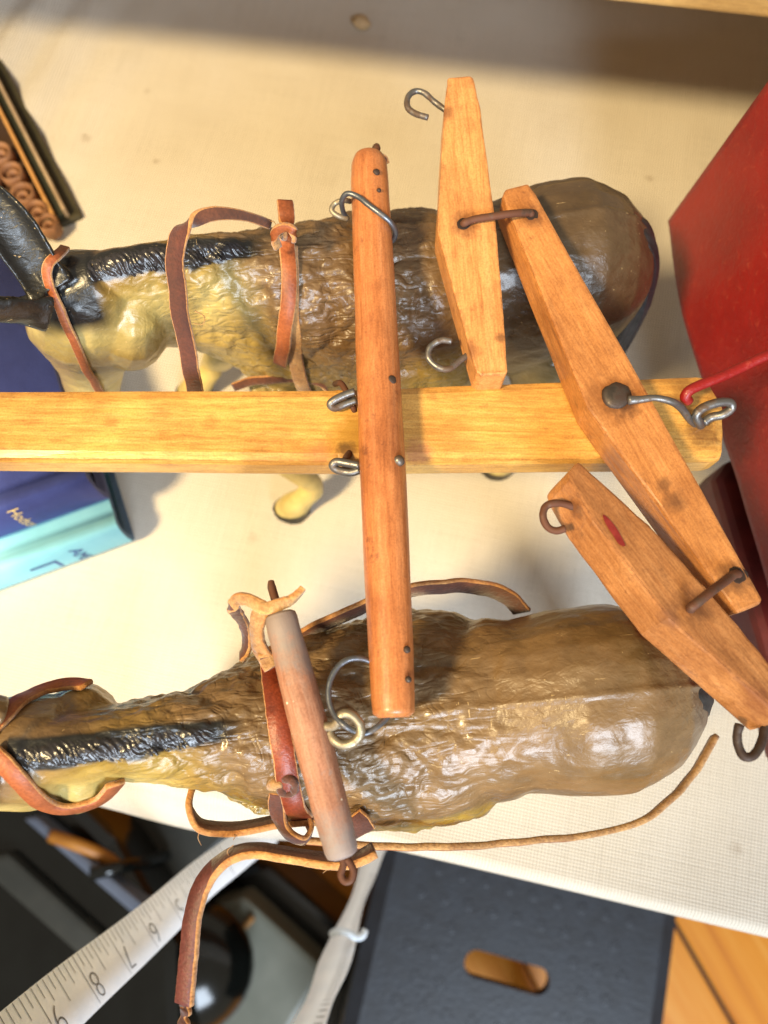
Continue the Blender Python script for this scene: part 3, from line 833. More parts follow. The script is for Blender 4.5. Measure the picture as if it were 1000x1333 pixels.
# ------------------------------------------------------------------ wagon tongue
ZT = 0.1255
tongue = empty('wagon_tongue', P(470, 555, ZT - .010), 'pale varnished wooden wagon tongue between the two mules', 'wagon tongue')
out = [P(-60, 507, ZT), P(440, 505, ZT), P(920, 487, ZT), P(944, 530, ZT), P(944, 597, ZT), P(440, 602, ZT), P(-60, 597, ZT)]
bar, mxB = prism('tongue_bar', out, 0.0100, M['tongue'], tongue, bevel=0.0022, jit=0.0001)
tube('staple', [P(436, 500, ZT - .0004), P(444, 499, ZT + .0016), P(453, 514, ZT + .0022), P(462, 536, ZT - .0004)], .0007, M['rust'], tongue)
tube('staple', [P(455, 590, ZT - .0005), P(450, 598, ZT + .0014), P(450, 607, ZT + .0010), P(454, 613, ZT - .003)], .0008, M['rust'], tongue)
eye = [P(912, 556, ZT - .002), P(911, 551, ZT + .002), P(906, 541, ZT + .0042), P(915, 531, ZT + .0054), P(935, 524, ZT + .0058), P(950, 524, ZT + .0052), P(952, 532, ZT + .0042), P(940, 540, ZT + .0032), P(926, 543, ZT + .0022), P(916, 550, ZT + .0015)]
tube('screw_eye', eye, .0010, M['steel'], tongue, sides=12)

# ------------------------------------------------------------------ neck yoke
ZY = ZT + .0049
yoke = empty('neck_yoke', P(497, 560, ZT), 'long round reddish wooden yoke bar lying across the tongue and both mules', 'yoke')
A, B = P(480, 204, ZY + .0002), P(513, 934, ZY + .0012)
prof = [(0, .0026), (.006, .0038), (.018, .0043), (.06, .00455), (.2, .0047), (.45, .0049), (.7, .0049), (.9, .0045), (.97, .00435), (.994, .0041), (1, .0030)]
pr2 = []
for (a, b) in zip(prof, prof[1:]):
    for q in range(4): pr2.append((a[0] + (b[0] - a[0]) * q / 4, a[1] + (b[1] - a[1]) * q / 4))
pr2.append(prof[-1])
lathe_bar('yoke_bar', A, B, pr2, M['yoke'], yoke, 32, 1.0, 0.035)
yd = (B - A).normalized()
def on_yoke(px, py):
    d = ray(px, py).normalized()
    # nearest point on the bar surface along the pixel ray
    w0 = CAM - A; a, b, c_ = 1, d.dot(yd), 1
    t = (b * yd.dot(w0) - d.dot(w0)) / (1 - b * b); q = CAM + d * t
    ax = A + yd * (q - A).dot(yd); off = q - ax
    rr_ = .0047; k_ = math.sqrt(max(0, rr_ ** 2 - off.length ** 2))
    h = q - (d - yd * b).normalized() * k_
    return h, (h - ax).normalized()
for (x, y, r_) in ((491, 241, .0008), (494, 264, .0005), (511, 504, .0010), (530, 848, .0007), (532, 886, .0006)):
    h, n_ = on_yoke(x, y); dome('nail', h, n_, r_, .0005, M['darkiron'], yoke)
h, n_ = on_yoke(519, 607); dome('nail', h, n_, .0012, .0012, M['steel'], yoke)
tube('eye_hook', [P(462, 510, ZT + .004), P(450, 514, ZT + .0038), P(437, 520, ZT + .0036), P(430, 526, ZT + .0030), P(436, 531, ZT + .0022), P(450, 526, ZT + .0022), P(464, 521, ZT + .0024)], .0009, M['steel'], yoke)
tube('eye_hook', [P(468, 606, ZT + .004), P(452, 603, ZT + .0036), P(438, 601, ZT + .0032), P(433, 606, ZT + .0026), P(440, 612, ZT + .0020), P(456, 615, ZT + .0022), P(468, 612, ZT + .0026)], .0009, M['steel'], yoke)
zr = ZY
tube('wire_ring', [P(452, 284, zr - .004), P(447, 276, zr - .001), P(445, 262, zr + .003), P(452, 252, zr + .0052), P(466, 256, zr + .0056), P(480, 267, zr + .0058), P(496, 279, zr + .0054), P(508, 289, zr + .0040), P(515, 302, zr + .001), P(512, 312, zr - .002), P(503, 317, zr - .004)], .00065, M['bluesteel'], yoke, jit=.1)
tube('wire_ring', [P(453, 285, zr - .003), P(440, 281, zr - .002), P(432, 274, zr - .0015), P(436, 265, zr - .001), P(447, 261, zr - .0005), P(456, 262, zr - .003)], .00065, M['zinc'], yoke)
tube('end_pin', [P(490, 214, ZY - .004), P(489, 203, ZY - .003), P(490, 193, ZY - .0025), P(491, 189, ZY - .0025)], [.0010, .0011, .0011, .0007], M['rust'], yoke)
ribbon('leather_keeper', [P(484, 203, ZY - .003), P(492, 204, ZY - .002), P(500, 207, ZY - .003), P(503, 213, ZY - .004)], (0, .3, 1), .0022, .0009, [M['lth_pale'], M['lth_dark'], M['lth_edge']], yoke)

# ------------------------------------------------------------------ evener and swingletrees
EVT = ZT + .0092
ev = empty('evener', P(800, 520, ZT), 'wide tapered orange wooden evener pinned on the tongue with a rusty bolt', 'evener')
out = [P(658, 246, EVT), P(687, 238, EVT), P(697, 252, EVT), P(845, 513, EVT), P(993, 780, EVT), P(989, 787, EVT), P(960, 799, EVT), P(951, 786, EVT), P(790, 566, EVT), P(764, 530, EVT), P(658, 266, EVT), P(654, 255, EVT)]
prism('evener_bar', out, 0.0090, M['maple'], ev, bevel=0.0009)
b0 = P(803, 516, EVT)
dome('bolt_head', b0, (0, 0, 1), .0031, .0011, M['darkiron'], ev, 22, .2)
tube('pin_wire', [P(818, 521, EVT + .0009), P(834, 520, EVT + .0011), P(852, 518, EVT + .0012), P(872, 522, EVT + .0006), P(886, 530, EVT - .002), P(897, 545, EVT - .006), P(906, 554, ZT - .0005)], [.0010, .0008, .0007, .0008, .0009, .0008, .0007], M['steel'], ev)

def stree(label, top, thick, mat, nrm=None, hooks=()):
    z0 = min(p.z for p in top) - thick
    e = empty('swingletree', Vector((sum(p.x for p in top) / len(top), sum(p.y for p in top) / len(top), z0)), label, 'swingletree', 'wooden swingletrees hung on the evener')
    prism('swingletree_bar', top, thick, mat, e, bevel=0.0008, nrm=nrm)
    for (pts, r_, m_) in hooks: tube('hook', pts, r_, m_, e, sides=12, jit=.12)
    return e
z1 = EVT + .0012
def zu(py): return z1 + .0025 * (300 - py) / 200
topU = [(583, 101), (612, 98), (617, 102), (625, 138), (646, 291), (655, 397), (661, 484), (658, 488), (626, 489), (620, 484), (569, 300), (578, 146)]
topU = [P(x, y, zu(y)) for x, y in topU]
s1 = stree('orange wooden swingletree lying across the dark mule, pointing away from the tongue', topU, .0090, M['maple2'], None, [
    ([P(586, 148, zu(140) - .0055), P(566, 133, zu(140) - .0045), P(552, 121, zu(130) - .004), P(540, 119, zu(130) - .004), P(531, 127, zu(130) - .004), P(531, 140, zu(140) - .004), P(541, 148, zu(140) - .004), P(557, 153, zu(140) - .0038)], .00072, M['steel']),
    ([P(618, 456, zu(470) - .0055), P(598, 470, zu(470) - .005), P(585, 480, zu(470) - .0045), P(570, 478, zu(470) - .0045), P(558, 466, zu(470) - .004), P(560, 452, zu(470) - .0035), P(574, 443, zu(470) - .003), P(588, 444, zu(470) - .003)], .00072, M['steel'])])
tube('link_staple', [P(604, 293, z1 - .003), P(604, 291, zu(290) + .0004), P(616, 286, zu(290) + .0010), P(640, 282, z1 + .0014), P(668, 278, z1 + .0010), P(687, 277, EVT + .0007), P(692, 279, EVT - .0002), P(692, 281, EVT - .003)], .00085, M['rust'], ev, sides=10, jit=.1)
# lower swingletree, rolled so its near side shows
zl, zrr = EVT + .0060, EVT + .0018
topL = [(754, 599, zrr + .001), (846, 685, zrr), (915, 762, zrr), (1001, 868, zrr), (1036, 912, zrr + .0005), (1024, 938, zl - .001), (869, 805, zl), (773, 674, zl), (744, 622, zl - .0005), (742, 612, zl - .001)]
topL = [P(*q) for q in topL]
ax = (P(1001, 868, zrr) - P(754, 599, zrr)).normalized()
acr = P(869, 803, zl) - P(860, 700, zrr); acr = acr - ax * acr.dot(ax)
nL = ax.cross(acr).normalized()
if nL.z < 0: nL = -nL
s2 = stree('orange wooden swingletree with a red paint smear hanging over the olive mule rump', topL, .0098, M['maple3'], nL, [
    ([P(756, 664, zl - .0055), P(738, 657, zl - .004), P(722, 655, zl - .003), P(710, 660, zl - .003), P(707, 673, zl - .003), P(713, 686, zl - .0035), P(724, 691, zl - .0035), P(736, 688, zl - .003)], .00078, M['rust']),
    ([P(1000, 936, zl - .007), P(995, 952, zl - .007), P(990, 970, zl - .0065), P(980, 984, zl - .006), P(968, 984, zl - .006), P(961, 970, zl - .006), P(960, 955, zl - .0055), P(963, 943, zl - .005)], .00085, M['darkiron'])])
tube('link_staple', [P(899, 796, zl - .005), P(899, 792, zl - .0005), P(906, 786, zl + .0006), P(926, 770, zl - .0002), P(946, 755, EVT + .0022), P(957, 747, EVT + .0008), P(961, 748, EVT - .0005), P(962, 750, EVT - .003)], .0009, M['rust'], ev, sides=10, jit=.1)
for (x, y, z_, r_) in ((604, 291, zu(290), .0016), (692, 279, EVT, .0016), (961, 748, EVT, .0018)):
    dome('staple_hole', P(x, y, z_), (0, 0, 1), r_, .00006, M['hole'], ev, 14, .3)

def top_patch(name, pix, zf, nrm, h, mat, parent):
    """flat mark on a surface: thin decal with a real outline"""
    pts = catmull([P(x, y, zf(x, y)) for x, y in pix], 5, True); n_ = Vector(nrm).normalized()
    vs = [p + n_ * h for p in pts]; c_ = sum(vs, Vector()) / len(vs)
    verts = [c_] + vs; faces = [(0, i + 1, (i + 1) % len(vs) + 1) for i in range(len(vs))]
    return link(name, py_mesh(name, verts, faces, False), mat, parent)
def zplane(pt, n_):
    def f(x, y):
        d = ray(x, y); t = (pt - CAM).dot(n_) / d.dot(n_); return (CAM + d * t).z
    return f
zLf = zplane(topL[6], nL)
top_patch('paint_smear', [(783, 672), (790, 676), (800, 688), (808, 702), (812, 712), (804, 710), (796, 698), (787, 684)], zLf, nL, .00055, M['redink'], s2)

# ------------------------------------------------------------------ toy wagon
wg = empty('toy_wagon', P(1120, 480, 0), 'red painted toy wagon behind the team', 'toy wagon')
C1, T1 = P(868, 290, .070), P(1012, 88, .132)
C2 = P(958, 630, .070); C3 = P(1035, 905, .070)
lean = T1 - C1
fb = []
rows_ = 24; cols_ = 40
bowline = catmull([C1, P(888, 420, .070), C2, C3], 14)
outn = Vector((-1, -.11, 0)).normalized()
verts, faces = [], []
prof_ = [(-.0, .0022)] 
nb_ = len(bowline)
lev = [(-0.004, 0.0045), (0.004, 0.0008), (0.016, 0.0), (0.05, 0), (0.5, 0), (0.98, 0), (1.0, .0006)]
for (t, inset) in lev:
    for i, p in enumerate(bowline):
        q = p + lean * t - outn * inset
        q += outn * 0.0003 * noise.noise(q * 60)
        verts.append(q)
off = len(verts)
for (t, inset) in lev:
    for i, p in enumerate(bowline): verts.append(p + lean * t - outn * .0065)
for r_ in range(len(lev) - 1):
    for i in range(nb_ - 1):
        a = r_ * nb_ + i; faces.append((a, a + 1, a + nb_ + 1, a + nb_)); a += off; faces.append((a, a + nb_, a + nb_ + 1, a + 1))
for i in range(nb_ - 1):
    faces.append((i, off + i, off + i + 1, i + 1)); a = (len(lev) - 1) * nb_ + i; faces.append((a, a + 1, off + a + 1, off + a))
for r_ in range(len(lev) - 1):
    a = r_ * nb_; faces.append((a, a + nb_, off + a + nb_, off + a)); a += nb_ - 1; faces.append((a, off + a, off + a + nb_, a + nb_))
bm = bmesh.new(); bm.from_mesh(py_mesh('f', verts, faces))
link('front_board', bm_mesh(bm, 'front_board', True), M['red'], wg)
wdir = Vector((1, .095, 0)).normalized(); wn = Vector((-wdir.y, wdir.x, 0))
yL = C1 - outn * .005; yR = C3 - outn * .005
mxW = frame(Vector((yR.x, yR.y, 0)), wdir); wid = (yL - yR).dot(wn)
box('side_board', (0.0015, .28, wid - .006, wid, .068, .131), M['red'], wg, mxW, .001)
box('side_board', (0.0015, .28, 0, .006, .068, .131), M['red'], wg, mxW, .001)
box('bed_floor', (0.002, .28, .004, wid - .004, .064, .0695), M['redshade'], wg, mxW, .001)
box('tail_board', (.274, .280, .006, wid - .006, .0695, .128), M['red'], wg, mxW, .001)
# bolster under the front: red block, shade put into its darker colour; near edge shows beside the evener
D1, D2 = P(929, 622, .052), P(1040, 1000, .052)
bl = [D1, P(945, 600, .052), P(1060, 560, .052), P(1150, 960, .052), D2]
prism('front_bolster', bl, .020, M['redshade'], wg, bevel=.003, jit=0)
box('bolster_post', (.012, .030, .03, wid - .03, .045, .066), M['redshade'], wg, mxW, .001)
def wheel(lx, ly, rad):
    bm = bmesh.new()
    v, f = tube_geo([(math.cos(a) * rad * .93, 0, math.sin(a) * rad * .93) for a in [2 * math.pi * i / 28 for i in range(28)]], .0032, raw=True, closed=True, sides=8)
    vs = [bm.verts.new(p) for p in v]
    for q in f: bm.faces.new([vs[i] for i in q])
    for i in range(8):
        a = 2 * math.pi * i / 8
        v, f = tube_geo([(0, 0, 0), (math.cos(a) * rad * .93, 0, math.sin(a) * rad * .93)], .0016, raw=True, sides=6)
        vs = [bm.verts.new(p) for p in v]
        for q in f: bm.faces.new([vs[j] for j in q])
    v, f = tube_geo([(0, -.006, 0), (0, .006, 0)], .006, raw=True, sides=12)
    vs = [bm.verts.new(p) for p in v]
    for q in f: bm.faces.new([vs[j] for j in q])
    o = link('wheel', bm_mesh(bm, 'wheel', True), M['red']); set_world(o, wg, mxW @ Matrix.Translation((lx, ly, rad)))
for lx, ra in ((.085, .030), (.235, .034)):
    for ly in (-.012, wid + .012): wheel(lx, ly, ra)
    tube('axle', [mxW @ Vector((lx, -.014, ra)), mxW @ Vector((lx, wid + .014, ra))], .003, M['redshade'], wg, raw=True)
    box('axle_bolster', (lx - .006, lx + .006, .02, wid - .02, ra - .001, .0645), M['redshade'], wg, mxW, .001)
zrod = ZT + .0072
rodend = P(1000, 462, .134)
tube('red_hook_rod', [P(896, 522, ZT + .0058), P(892, 517, zrod), P(897, 509, zrod + .001), P(910, 502, zrod + .0012), P(940, 490, zrod + .0012), P(970, 476, zrod + .0008), rodend, rodend + (rodend - P(970, 476, zrod + .0008)) * 0.7 + Vector((0, 0, -.002)), rodend + Vector((.024, .010, -.006))], .00115, M['red'], wg, sides=14)

# ------------------------------------------------------------------ spreader stick on the lower mule
ZS = .1325
st = empty('spreader_stick', P(405, 960, ZS - .004), 'short weathered round stick tied over the olive mule withers', 'stick')
A, B = P(364, 798, ZS), P(447, 1116, ZS - .002)
prof = [(0, .0024), (.008, .0030), (.03, .0032), (.3, .0036), (.5, .0037), (.8, .0035), (.97, .0032), (.99, .0029), (1, .0020)]
pr2 = []
for (a, b) in zip(prof, prof[1:]):
    for q in range(5): pr2.append((a[0] + (b[0] - a[0]) * q / 5, a[1] + (b[1] - a[1]) * q / 5))
pr2.append(prof[-1])
lathe_bar('stick_bar', A, B, pr2, M['hame'], st, 28, 1.0, .05)
tube('end_pin', [P(364, 800, ZS), P(359, 782, ZS), P(354, 765, ZS), P(353, 756, ZS)], [.0008, .0009, .0009, .0006], M['rust'], st)
tube('end_eye', [P(446, 1114, ZS - .002), P(447, 1126, ZS - .002), P(444, 1138, ZS - .002), P(449, 1147, ZS - .002), P(457, 1145, ZS - .002), P(460, 1134, ZS - .002), P(456, 1124, ZS - .002), P(451, 1118, ZS - .002)], .0007, M['rust'], st)
tube('screw_eye', [P(424, 946, ZS + .0005), P(436, 944, ZS + .0012), P(446, 930, ZS + .0020), P(458, 931, ZS + .0022), P(468, 942, ZS + .0018), P(469, 956, ZS + .0012), P(459, 967, ZS + .0008), P(445, 969, ZS + .0004), P(434, 962, ZS + .0002), P(429, 953, ZS)], .00092, M['zinc'], st, sides=12, jit=.08)
# wire ring linking stick and yoke
rg = [(462, 952, .0012), (448, 944, .0028), (434, 928, .0016), (428, 908, .0010), (430, 886, .0008), (442, 866, .0006), (460, 857, .0002), (480, 860, -.0012), (500, 876, -.0020), (512, 900, -.0022), (506, 930, -.0012), (490, 947, -.0002), (474, 955, .0002)]
o = tube('wire_ring', [P(x, y, ZS + dz) for x, y, dz in rg], .00058, M['bluesteel'], None, closed=True, sides=10, jit=.1)
tag(o, 'open grey wire ring linking the weathered stick to the yoke', 'ring')

# ------------------------------------------------------------------ harness leather
OR = [M['lth_orange'], M['lth_suede'], M['lth_edge']]
RD = [M['lth_red'], M['lth_dark'], M['lth_edge']]
SU = [M['lth_suede'], M['lth_dark'], M['lth_edge']]
PL = [M['lth_pale'], M['lth_orange'], M['lth_edge']]
# dark mule
surf_strap('halter_strap', bvU, [(88, 331), (72, 333), (63, 342), (64, 356), (72, 378), (86, 412), (100, 444), (114, 474), (128, 502), (142, 530)], .0022, OR, 'thin orange leather halter strap round the dark mule head', 'halter straps', z_else=.12, lift=.0015)
zb = .137
ribbon_b = ribbon('rein_strap', [P(351, 292, .132), P(330, 284, .136), P(305, 279, .139), P(276, 279, .141), P(250, 288, .142), P(234, 306, .142), P(228, 334, .140), P(230, 370, .137), P(236, 410, .133), P(243, 450, .127), P(251, 490, .120), P(258, 530, .108)],
    [Vector(v_) for v_ in ((.2, .75, .6), (.1, .7, .7), (0, .7, .7), (.2, .7, .5), (.6, .5, .3), (.9, .3, .1), (1, .1, 0), (1, .05, 0), (1, 0, 0), (1, 0, 0), (1, 0, 0), (1, 0, 0))],
    lambda f: .0022 + .0018 * min(1, max(0, (f - .12) / .3)), .0012, SU)
tag(ribbon_b, 'brown suede strap curling free above the dark mule neck', 'strap')
surf_strap('girth_strap', bvU, [(376, 322), (378, 350), (379, 380), (380, 410), (382, 440), (386, 468), (394, 498)], .0040, [M['lth_pale'], M['lth_pale'], M['lth_edge']], 'pale leather girth strap under the orange strap on the dark mule', z_else=.1, post=(P(402, 515, .085),))
surf_strap('belly_strap', bvU, [(372, 318), (374, 345), (376, 375), (376, 405), (374, 430), (371, 452), (369, 468)], .0038, OR, 'orange leather strap with a torn end across the dark mule back', lift=.0021, pre=(P(371, 262, .136), P(373, 280, .136), P(373, 300, .134)))
o = ribbon('folded_thong', [P(305, 503, .085), P(330, 496, .088), P(360, 493, .09), P(392, 493, .092), P(418, 497, .092), P(430, 508, .088)], (0, .6, .8), .0026, .0012, [M['lth_pale'], M['lth_suede'], M['lth_edge']])
tag(o, 'pale folded leather cord along the dark mule belly', 'strap')
o = ribbon('loop_knot', [P(362, 322, .131), P(358, 310, .134), P(362, 300, .1365), P(372, 296, .1375), P(381, 300, .137), P(384, 312, .134)], (0, .3, 1), .0022, .0011, PL)
tag(o, 'small pale leather loop knotted at the top of the orange strap', 'loop')

# olive mule
hal = [(150, 1012), (134, 1034), (112, 1045), (86, 1049), (62, 1044), (44, 1030), (26, 1010), (8, 992), (-6, 978)]
surf_strap('halter_strap', bvL, hal, .0038, OR, 'wide orange halter strap on the near cheek of the olive mule', 'halter straps', z_else=.118, lift=.0012)
hal2 = [(112, 898), (92, 894), (70, 896), (48, 904), (26, 918), (8, 932), (-10, 948)]
surf_strap('halter_strap', bvL, hal2, .0036, OR, 'wide orange halter strap on the far cheek of the olive mule', 'halter straps', z_else=.118, lift=.0012)
o = tube('buckle', [P(122, 1040, .112), P(128, 1044, .112), P(140, 1034, .113), P(152, 1018, .114), P(148, 1014, .115), P(136, 1026, .114), P(124, 1036, .113)], .00055, M['rust'], None)
tag(o, 'small rusty wire buckle hanging at the olive mule throat', 'buckle')
surf_strap('back_strap', bvL, [(352, 872), (356, 900), (362, 930), (366, 960), (370, 990), (377, 1020), (384, 1046)], .0046, RD, 'red brown leather strap over the withers beside the weathered stick', pre=(P(350, 852, .128),), lift=.0010, post=(P(396, 1066, .106),))
o = ribbon('keeper_loop', [P(362, 1032, .118), P(360, 1048, .116), P(366, 1070, .114), P(378, 1088, .112), P(394, 1094, .110), P(404, 1082, .108), P(400, 1066, .107)],
           [Vector(v_) for v_ in ((.9, .3, .3), (1, .2, .2), (.9, -.2, .5), (.5, .4, .8), (.1, .4, 1), (.2, .4, 1), (.5, .2, 1))], .0034, .0011, RD)
tag(o, 'short red brown leather keeper loop hanging from the withers strap', 'loop')
o = tube('leather_knot', [P(368, 1016, .1215), P(377, 1014, .1225), (P(384, 1021, .1220)), P(382, 1031, .1205), P(373, 1034, .1200), P(366, 1028, .1205)], .0008, M['lth_suede'], None, closed=True, jit=.35)
k_ = tube('pale_tab', [P(352, 1024, .119), P(358, 1020, .121), P(366, 1021, .122)], [.0009, .0012, .0008], M['lth_pale'], o, jit=.35)
tag(o, 'small brown leather knot with a pale tab on the withers strap', 'knot')
# pale twisted thong at the top of the stick
vs_ = [P(314, 854, .112), P(322, 838, .116), P(320, 815, .121), P(308, 797, .127), P(303, 788, .130), P(312, 780, .132), P(330, 782, .1335), P(346, 791, .1345), P(362, 788, .1345), P(378, 781, .134), P(388, 772, .134), P(394, 765, .134)]
o = ribbon('twisted_thong', vs_, [Vector(v_) for v_ in ((.5, 0, 1), (.6, 0, .9), (.6, .1, .8), (.4, .3, .8), (.2, .6, .8), (0, .8, .6), (.1, .9, .3), (.1, 1, -.1), (.1, .9, .4), (.3, .7, .7), (.3, .5, .9), (.3, .3, 1))], lambda f: .0026 - .0010 * max(0, (f - .75) / .25), .0013, [M['lth_pale'], M['lth_dark'], M['lth_edge']], jit=.22, split=.36)
tag(o, 'pale twisted leather thong looped over the stick end pin', 'strap')
o = ribbon('thong_tail', [P(345, 790, .1325), P(337, 805, .131), P(334, 825, .1295), P(338, 845, .128), P(346, 858, .127), P(352, 870, .127)], [Vector(v_) for v_ in ((1, 0, .2), (1, 0, .6), (.9, .1, .8), (.9, .1, .6), (.9, .2, .2), (1, 0, 0))], .0034, .0014, [M['lth_pale'], M['lth_red'], M['lth_edge']], jit=.2, split=.01)
tag(o, 'frayed pale leather tail dropping beside the stick top', 'strap')
o = ribbon('side_strap', [P(290, 896, .098), P(316, 876, .100), P(344, 856, .102), P(376, 838, .105), P(420, 814, .109), P(470, 790, .111), P(520, 772, .112), P(570, 764, .111), P(620, 764, .107), P(655, 774, .101), P(680, 796, .094)],
           (0, .35, 1), .0050, .0012, [M['lth_edge'], M['lth_suede'], M['lth_edge']])
tag(o, 'long brown suede strap standing on edge behind the yoke and olive mule', 'strap')
o = ribbon('breast_strap', [P(256, 1012, .105), P(249, 1030, .108), P(247, 1052, .110), P(258, 1074, .110), P(285, 1080, .109), P(330, 1076, .108), P(370, 1068, .107), P(420, 1066, .106), P(462, 1072, .106), P(476, 1080, .107)],
           [Vector(v_) for v_ in ((.1, .1, 1), (.2, .0, 1), (.2, -.1, 1), (.1, -.3, 1), (0, -.35, 1), (0, -.35, 1), (0, -.35, 1), (0, -.3, 1), (.1, -.3, 1), (.2, -.3, 1))], lambda f: .0026 + .0022 * min(1, f / .4), .0014, [M['lth_suede'], M['lth_edge'], M['lth_edge']])
bs = o
tag(o, 'dark suede breast strap curving out below the olive mule shoulder', 'strap')
o = ribbon('strap_tab', [P(458, 1062, .112), P(468, 1070, .111), P(476, 1082, .110)], (.8, .5, .3), .0050, .0012, RD)
tag(o, 'square cut red leather tab beside the stick lower end', 'strap')
o = ribbon('trace_strap', [P(400, 1096, .106), P(440, 1098, .106), P(490, 1101, .105), P(560, 1102, .102), P(640, 1099, .097), P(720, 1092, .092), P(790, 1082, .088), P(845, 1064, .085), P(888, 1024, .082), P(914, 990, .080), P(931, 958, .078)],
           (0, .18, 1), lambda f: .0046 - .0012 * f, .0015, [M['lth_edge'], M['lth_orange'], M['lth_pale']])
tag(o, 'long thin tan trace strap sweeping past the olive mule rump', 'strap')
o = ribbon('hanging_strap', [P(488, 1106, .118), P(470, 1116, .118), P(446, 1121, .118), P(410, 1118, .117), P(360, 1110, .116), P(318, 1110, .115), P(286, 1124, .113), P(264, 1150, .111), P(252, 1190, .110), P(247, 1230, .109), P(243, 1270, .108), P(240, 1306, .107)],
           [Vector(v_) for v_ in ((0, -.5, 1), (0, -.4, 1), (0, -.4, 1), (0, -.35, 1), (0, -.35, 1), (.1, -.4, 1), (.45, -.35, .9), (.85, -.1, .6), (1, 0, .5), (1, 0, .4), (1, 0, .4), (1, 0, .4))], .0042, .0017, [M['lth_plum'], M['lth_dark'], M['lth_edge']], jit=.08, split=.56)
hs = o
tag(o, 'long plum brown strap hanging off the stick over the table edge', 'strap')
o = ribbon('strap_tip', [P(240, 1302, .107), P(243, 1312, .107), P(239, 1324, .1065), P(240, 1345, .106)], (1, 0, .4), lambda f: .0020 + .0008 * math.sin(f * 17), .0012, RD)
o.parent = None; tag(o, 'cracked narrow strap end below the plum brown strap', 'strap')

# loose fibres torn from the cut edges
for par, ctrl in ((hs, [P(424, 1122, .119), P(427, 1130, .119), P(421, 1136, .1185)]), (hs, [P(300, 1116, .115), P(296, 1108, .116), P(304, 1100, .117)]),
                  (bs, [P(262, 1078, .111), P(258, 1090, .111), P(262, 1100, .110)]), (bs, [P(300, 1082, .110), P(306, 1088, .111), P(304, 1093, .111)]),
                  (ribbon_b, [P(254, 405, .133), P(266, 412, .1335), P(264, 422, .1330), P(252, 421, .1325)]), (ribbon_b, [P(349, 290, .1325), P(356, 288, .133), P(360, 294, .1325)])):
    tube('loose_fibre', ctrl, [.00014, .00011, .00007], M['lth_pale'], par, sides=5)

# ------------------------------------------------------------------ books
e1 = Vector((math.cos(R(21.5)), math.sin(R(21.5)), 0)); e2 = Vector((-e1.y, e1.x, 0))
def book(label, corner, z0, th, depth, length, cover, board, group=None, rnd=.006):
    """right lower spine corner; spine along -e1, pages towards e2"""
    root = empty('book', Vector((corner.x, corner.y, z0)), label, 'book', 'books stacked beside the dark mule head')
    mx = Matrix((-e1, e2, Vector((0, 0, 1)))).transposed().to_4x4(); mx.translation = Vector((corner.x, corner.y, z0))
    bt = .0022
    # rounded spine + both boards in one case: profile in (y,z), extruded along x
    prof = []
    for i in range(13):
        a = -90 + 180 * i / 12
        prof.append((rnd * .55 * (1 - math.cos(R(a)) ) , th / 2 + (th / 2) * math.sin(R(a))))
    outer = [(depth, 0)] + [(.0095, 0), (.0075, .0009), (.0055, 0)] + prof + [(.0055, th), (.0075, th - .0012), (.0095, th)] + [(depth, th)]
    inner = [(depth, th - bt)] + [(.0075, th - bt - .0008)] + [(y + bt, bt + (z - 0) * (th - 2 * bt) / th) for (y, z) in reversed(prof)] + [(.0075, bt + .0008)] + [(depth, bt)]
    loop = outer + inner
    vs = [(x, y, z) for x in (0, length) for (y, z) in loop]; n = len(loop)
    fs = [(i, (i + 1) % n, n + (i + 1) % n, n + i) for i in range(n)]
    no_ = len(outer)
    bm = bmesh.new(); bm.from_mesh(py_mesh('c', vs, fs))
    bm.verts.ensure_lookup_table()
    for off_ in (0, n):
        f = bm.faces.new([bm.verts[off_ + i] for i in range(n)])
    bmesh.ops.triangulate(bm, faces=[f for f in bm.faces if len(f.verts) > 4])
    for f in bm.faces:
        if abs(f.normal.x) > .9: f.material_index = 1
    o = link('cover', bm_mesh(bm, 'cover'), [cover, board]); set_world(o, root, mx)
    pg = box('page_block', (.003, length - .003, .004, depth - .003, bt - .0002, th - bt + .0002), M['pages'], root, mx, .0006)
    return root, mx
bc, mxc = book('pale blue cloth book at the bottom of the stack', P(178, 709, 0), 0, .0205, .112, .115, M['cyan'], M['cyanedge'])
nc = P(146, 655, .0208)
bn, mxn = book('dark navy cloth book with gold spine lettering', nc, .0205, .0235, .100, .115, M['navy'], M['navy'])
def spine_text(root, mx, s, size, x, zc, th, mat, name, y=-.0002, rot=0):
    vs, fs = text_geo(s, size)
    out_ = []
    for v_ in vs:
        # reads across the spine: text right runs down, text up runs along the spine
        a, b = v_.x, v_.y
        zz = zc - a
        t = max(-1, min(1, (zz - th / 2) / (th / 2)))
        yy = .006 * .55 * (1 - math.cos(math.asin(t))) + y
        out_.append((x - b, yy, zz))
    o = link(name, py_mesh(name, out_, fs, False), mat); set_world(o, root, mx)
spine_text(bn, mxn, 'Hodson', .0056, .027, .0125, .0235, M['gold'], 'gold_lettering')
spine_text(bc, mxc, 'AME', .0068, .018, .0105, .0205, M['navyink'], 'printed_letters')
def bar_patch(root, mx, x0, x1, z0, z1, th, mat, name):
    vs, fs = [], []
    for (x, z) in ((x0, z0), (x1, z0), (x1, z1), (x0, z1)):
        t = max(-1, min(1, (z - th / 2) / (th / 2))); vs.append((x, .006 * .55 * (1 - math.cos(math.asin(t))) - .0002, z))
    o = link(name, py_mesh(name, vs, [(0, 1, 2, 3)], False), mat); set_world(o, root, mx)
bar_patch(bc, mxc, .026, .036, .0128, .0140, .0205, M['navyink'], 'printed_emblem')
bar_patch(bc, mxc, .026, .0272, .0060, .0128, .0205, M['navyink'], 'printed_emblem')

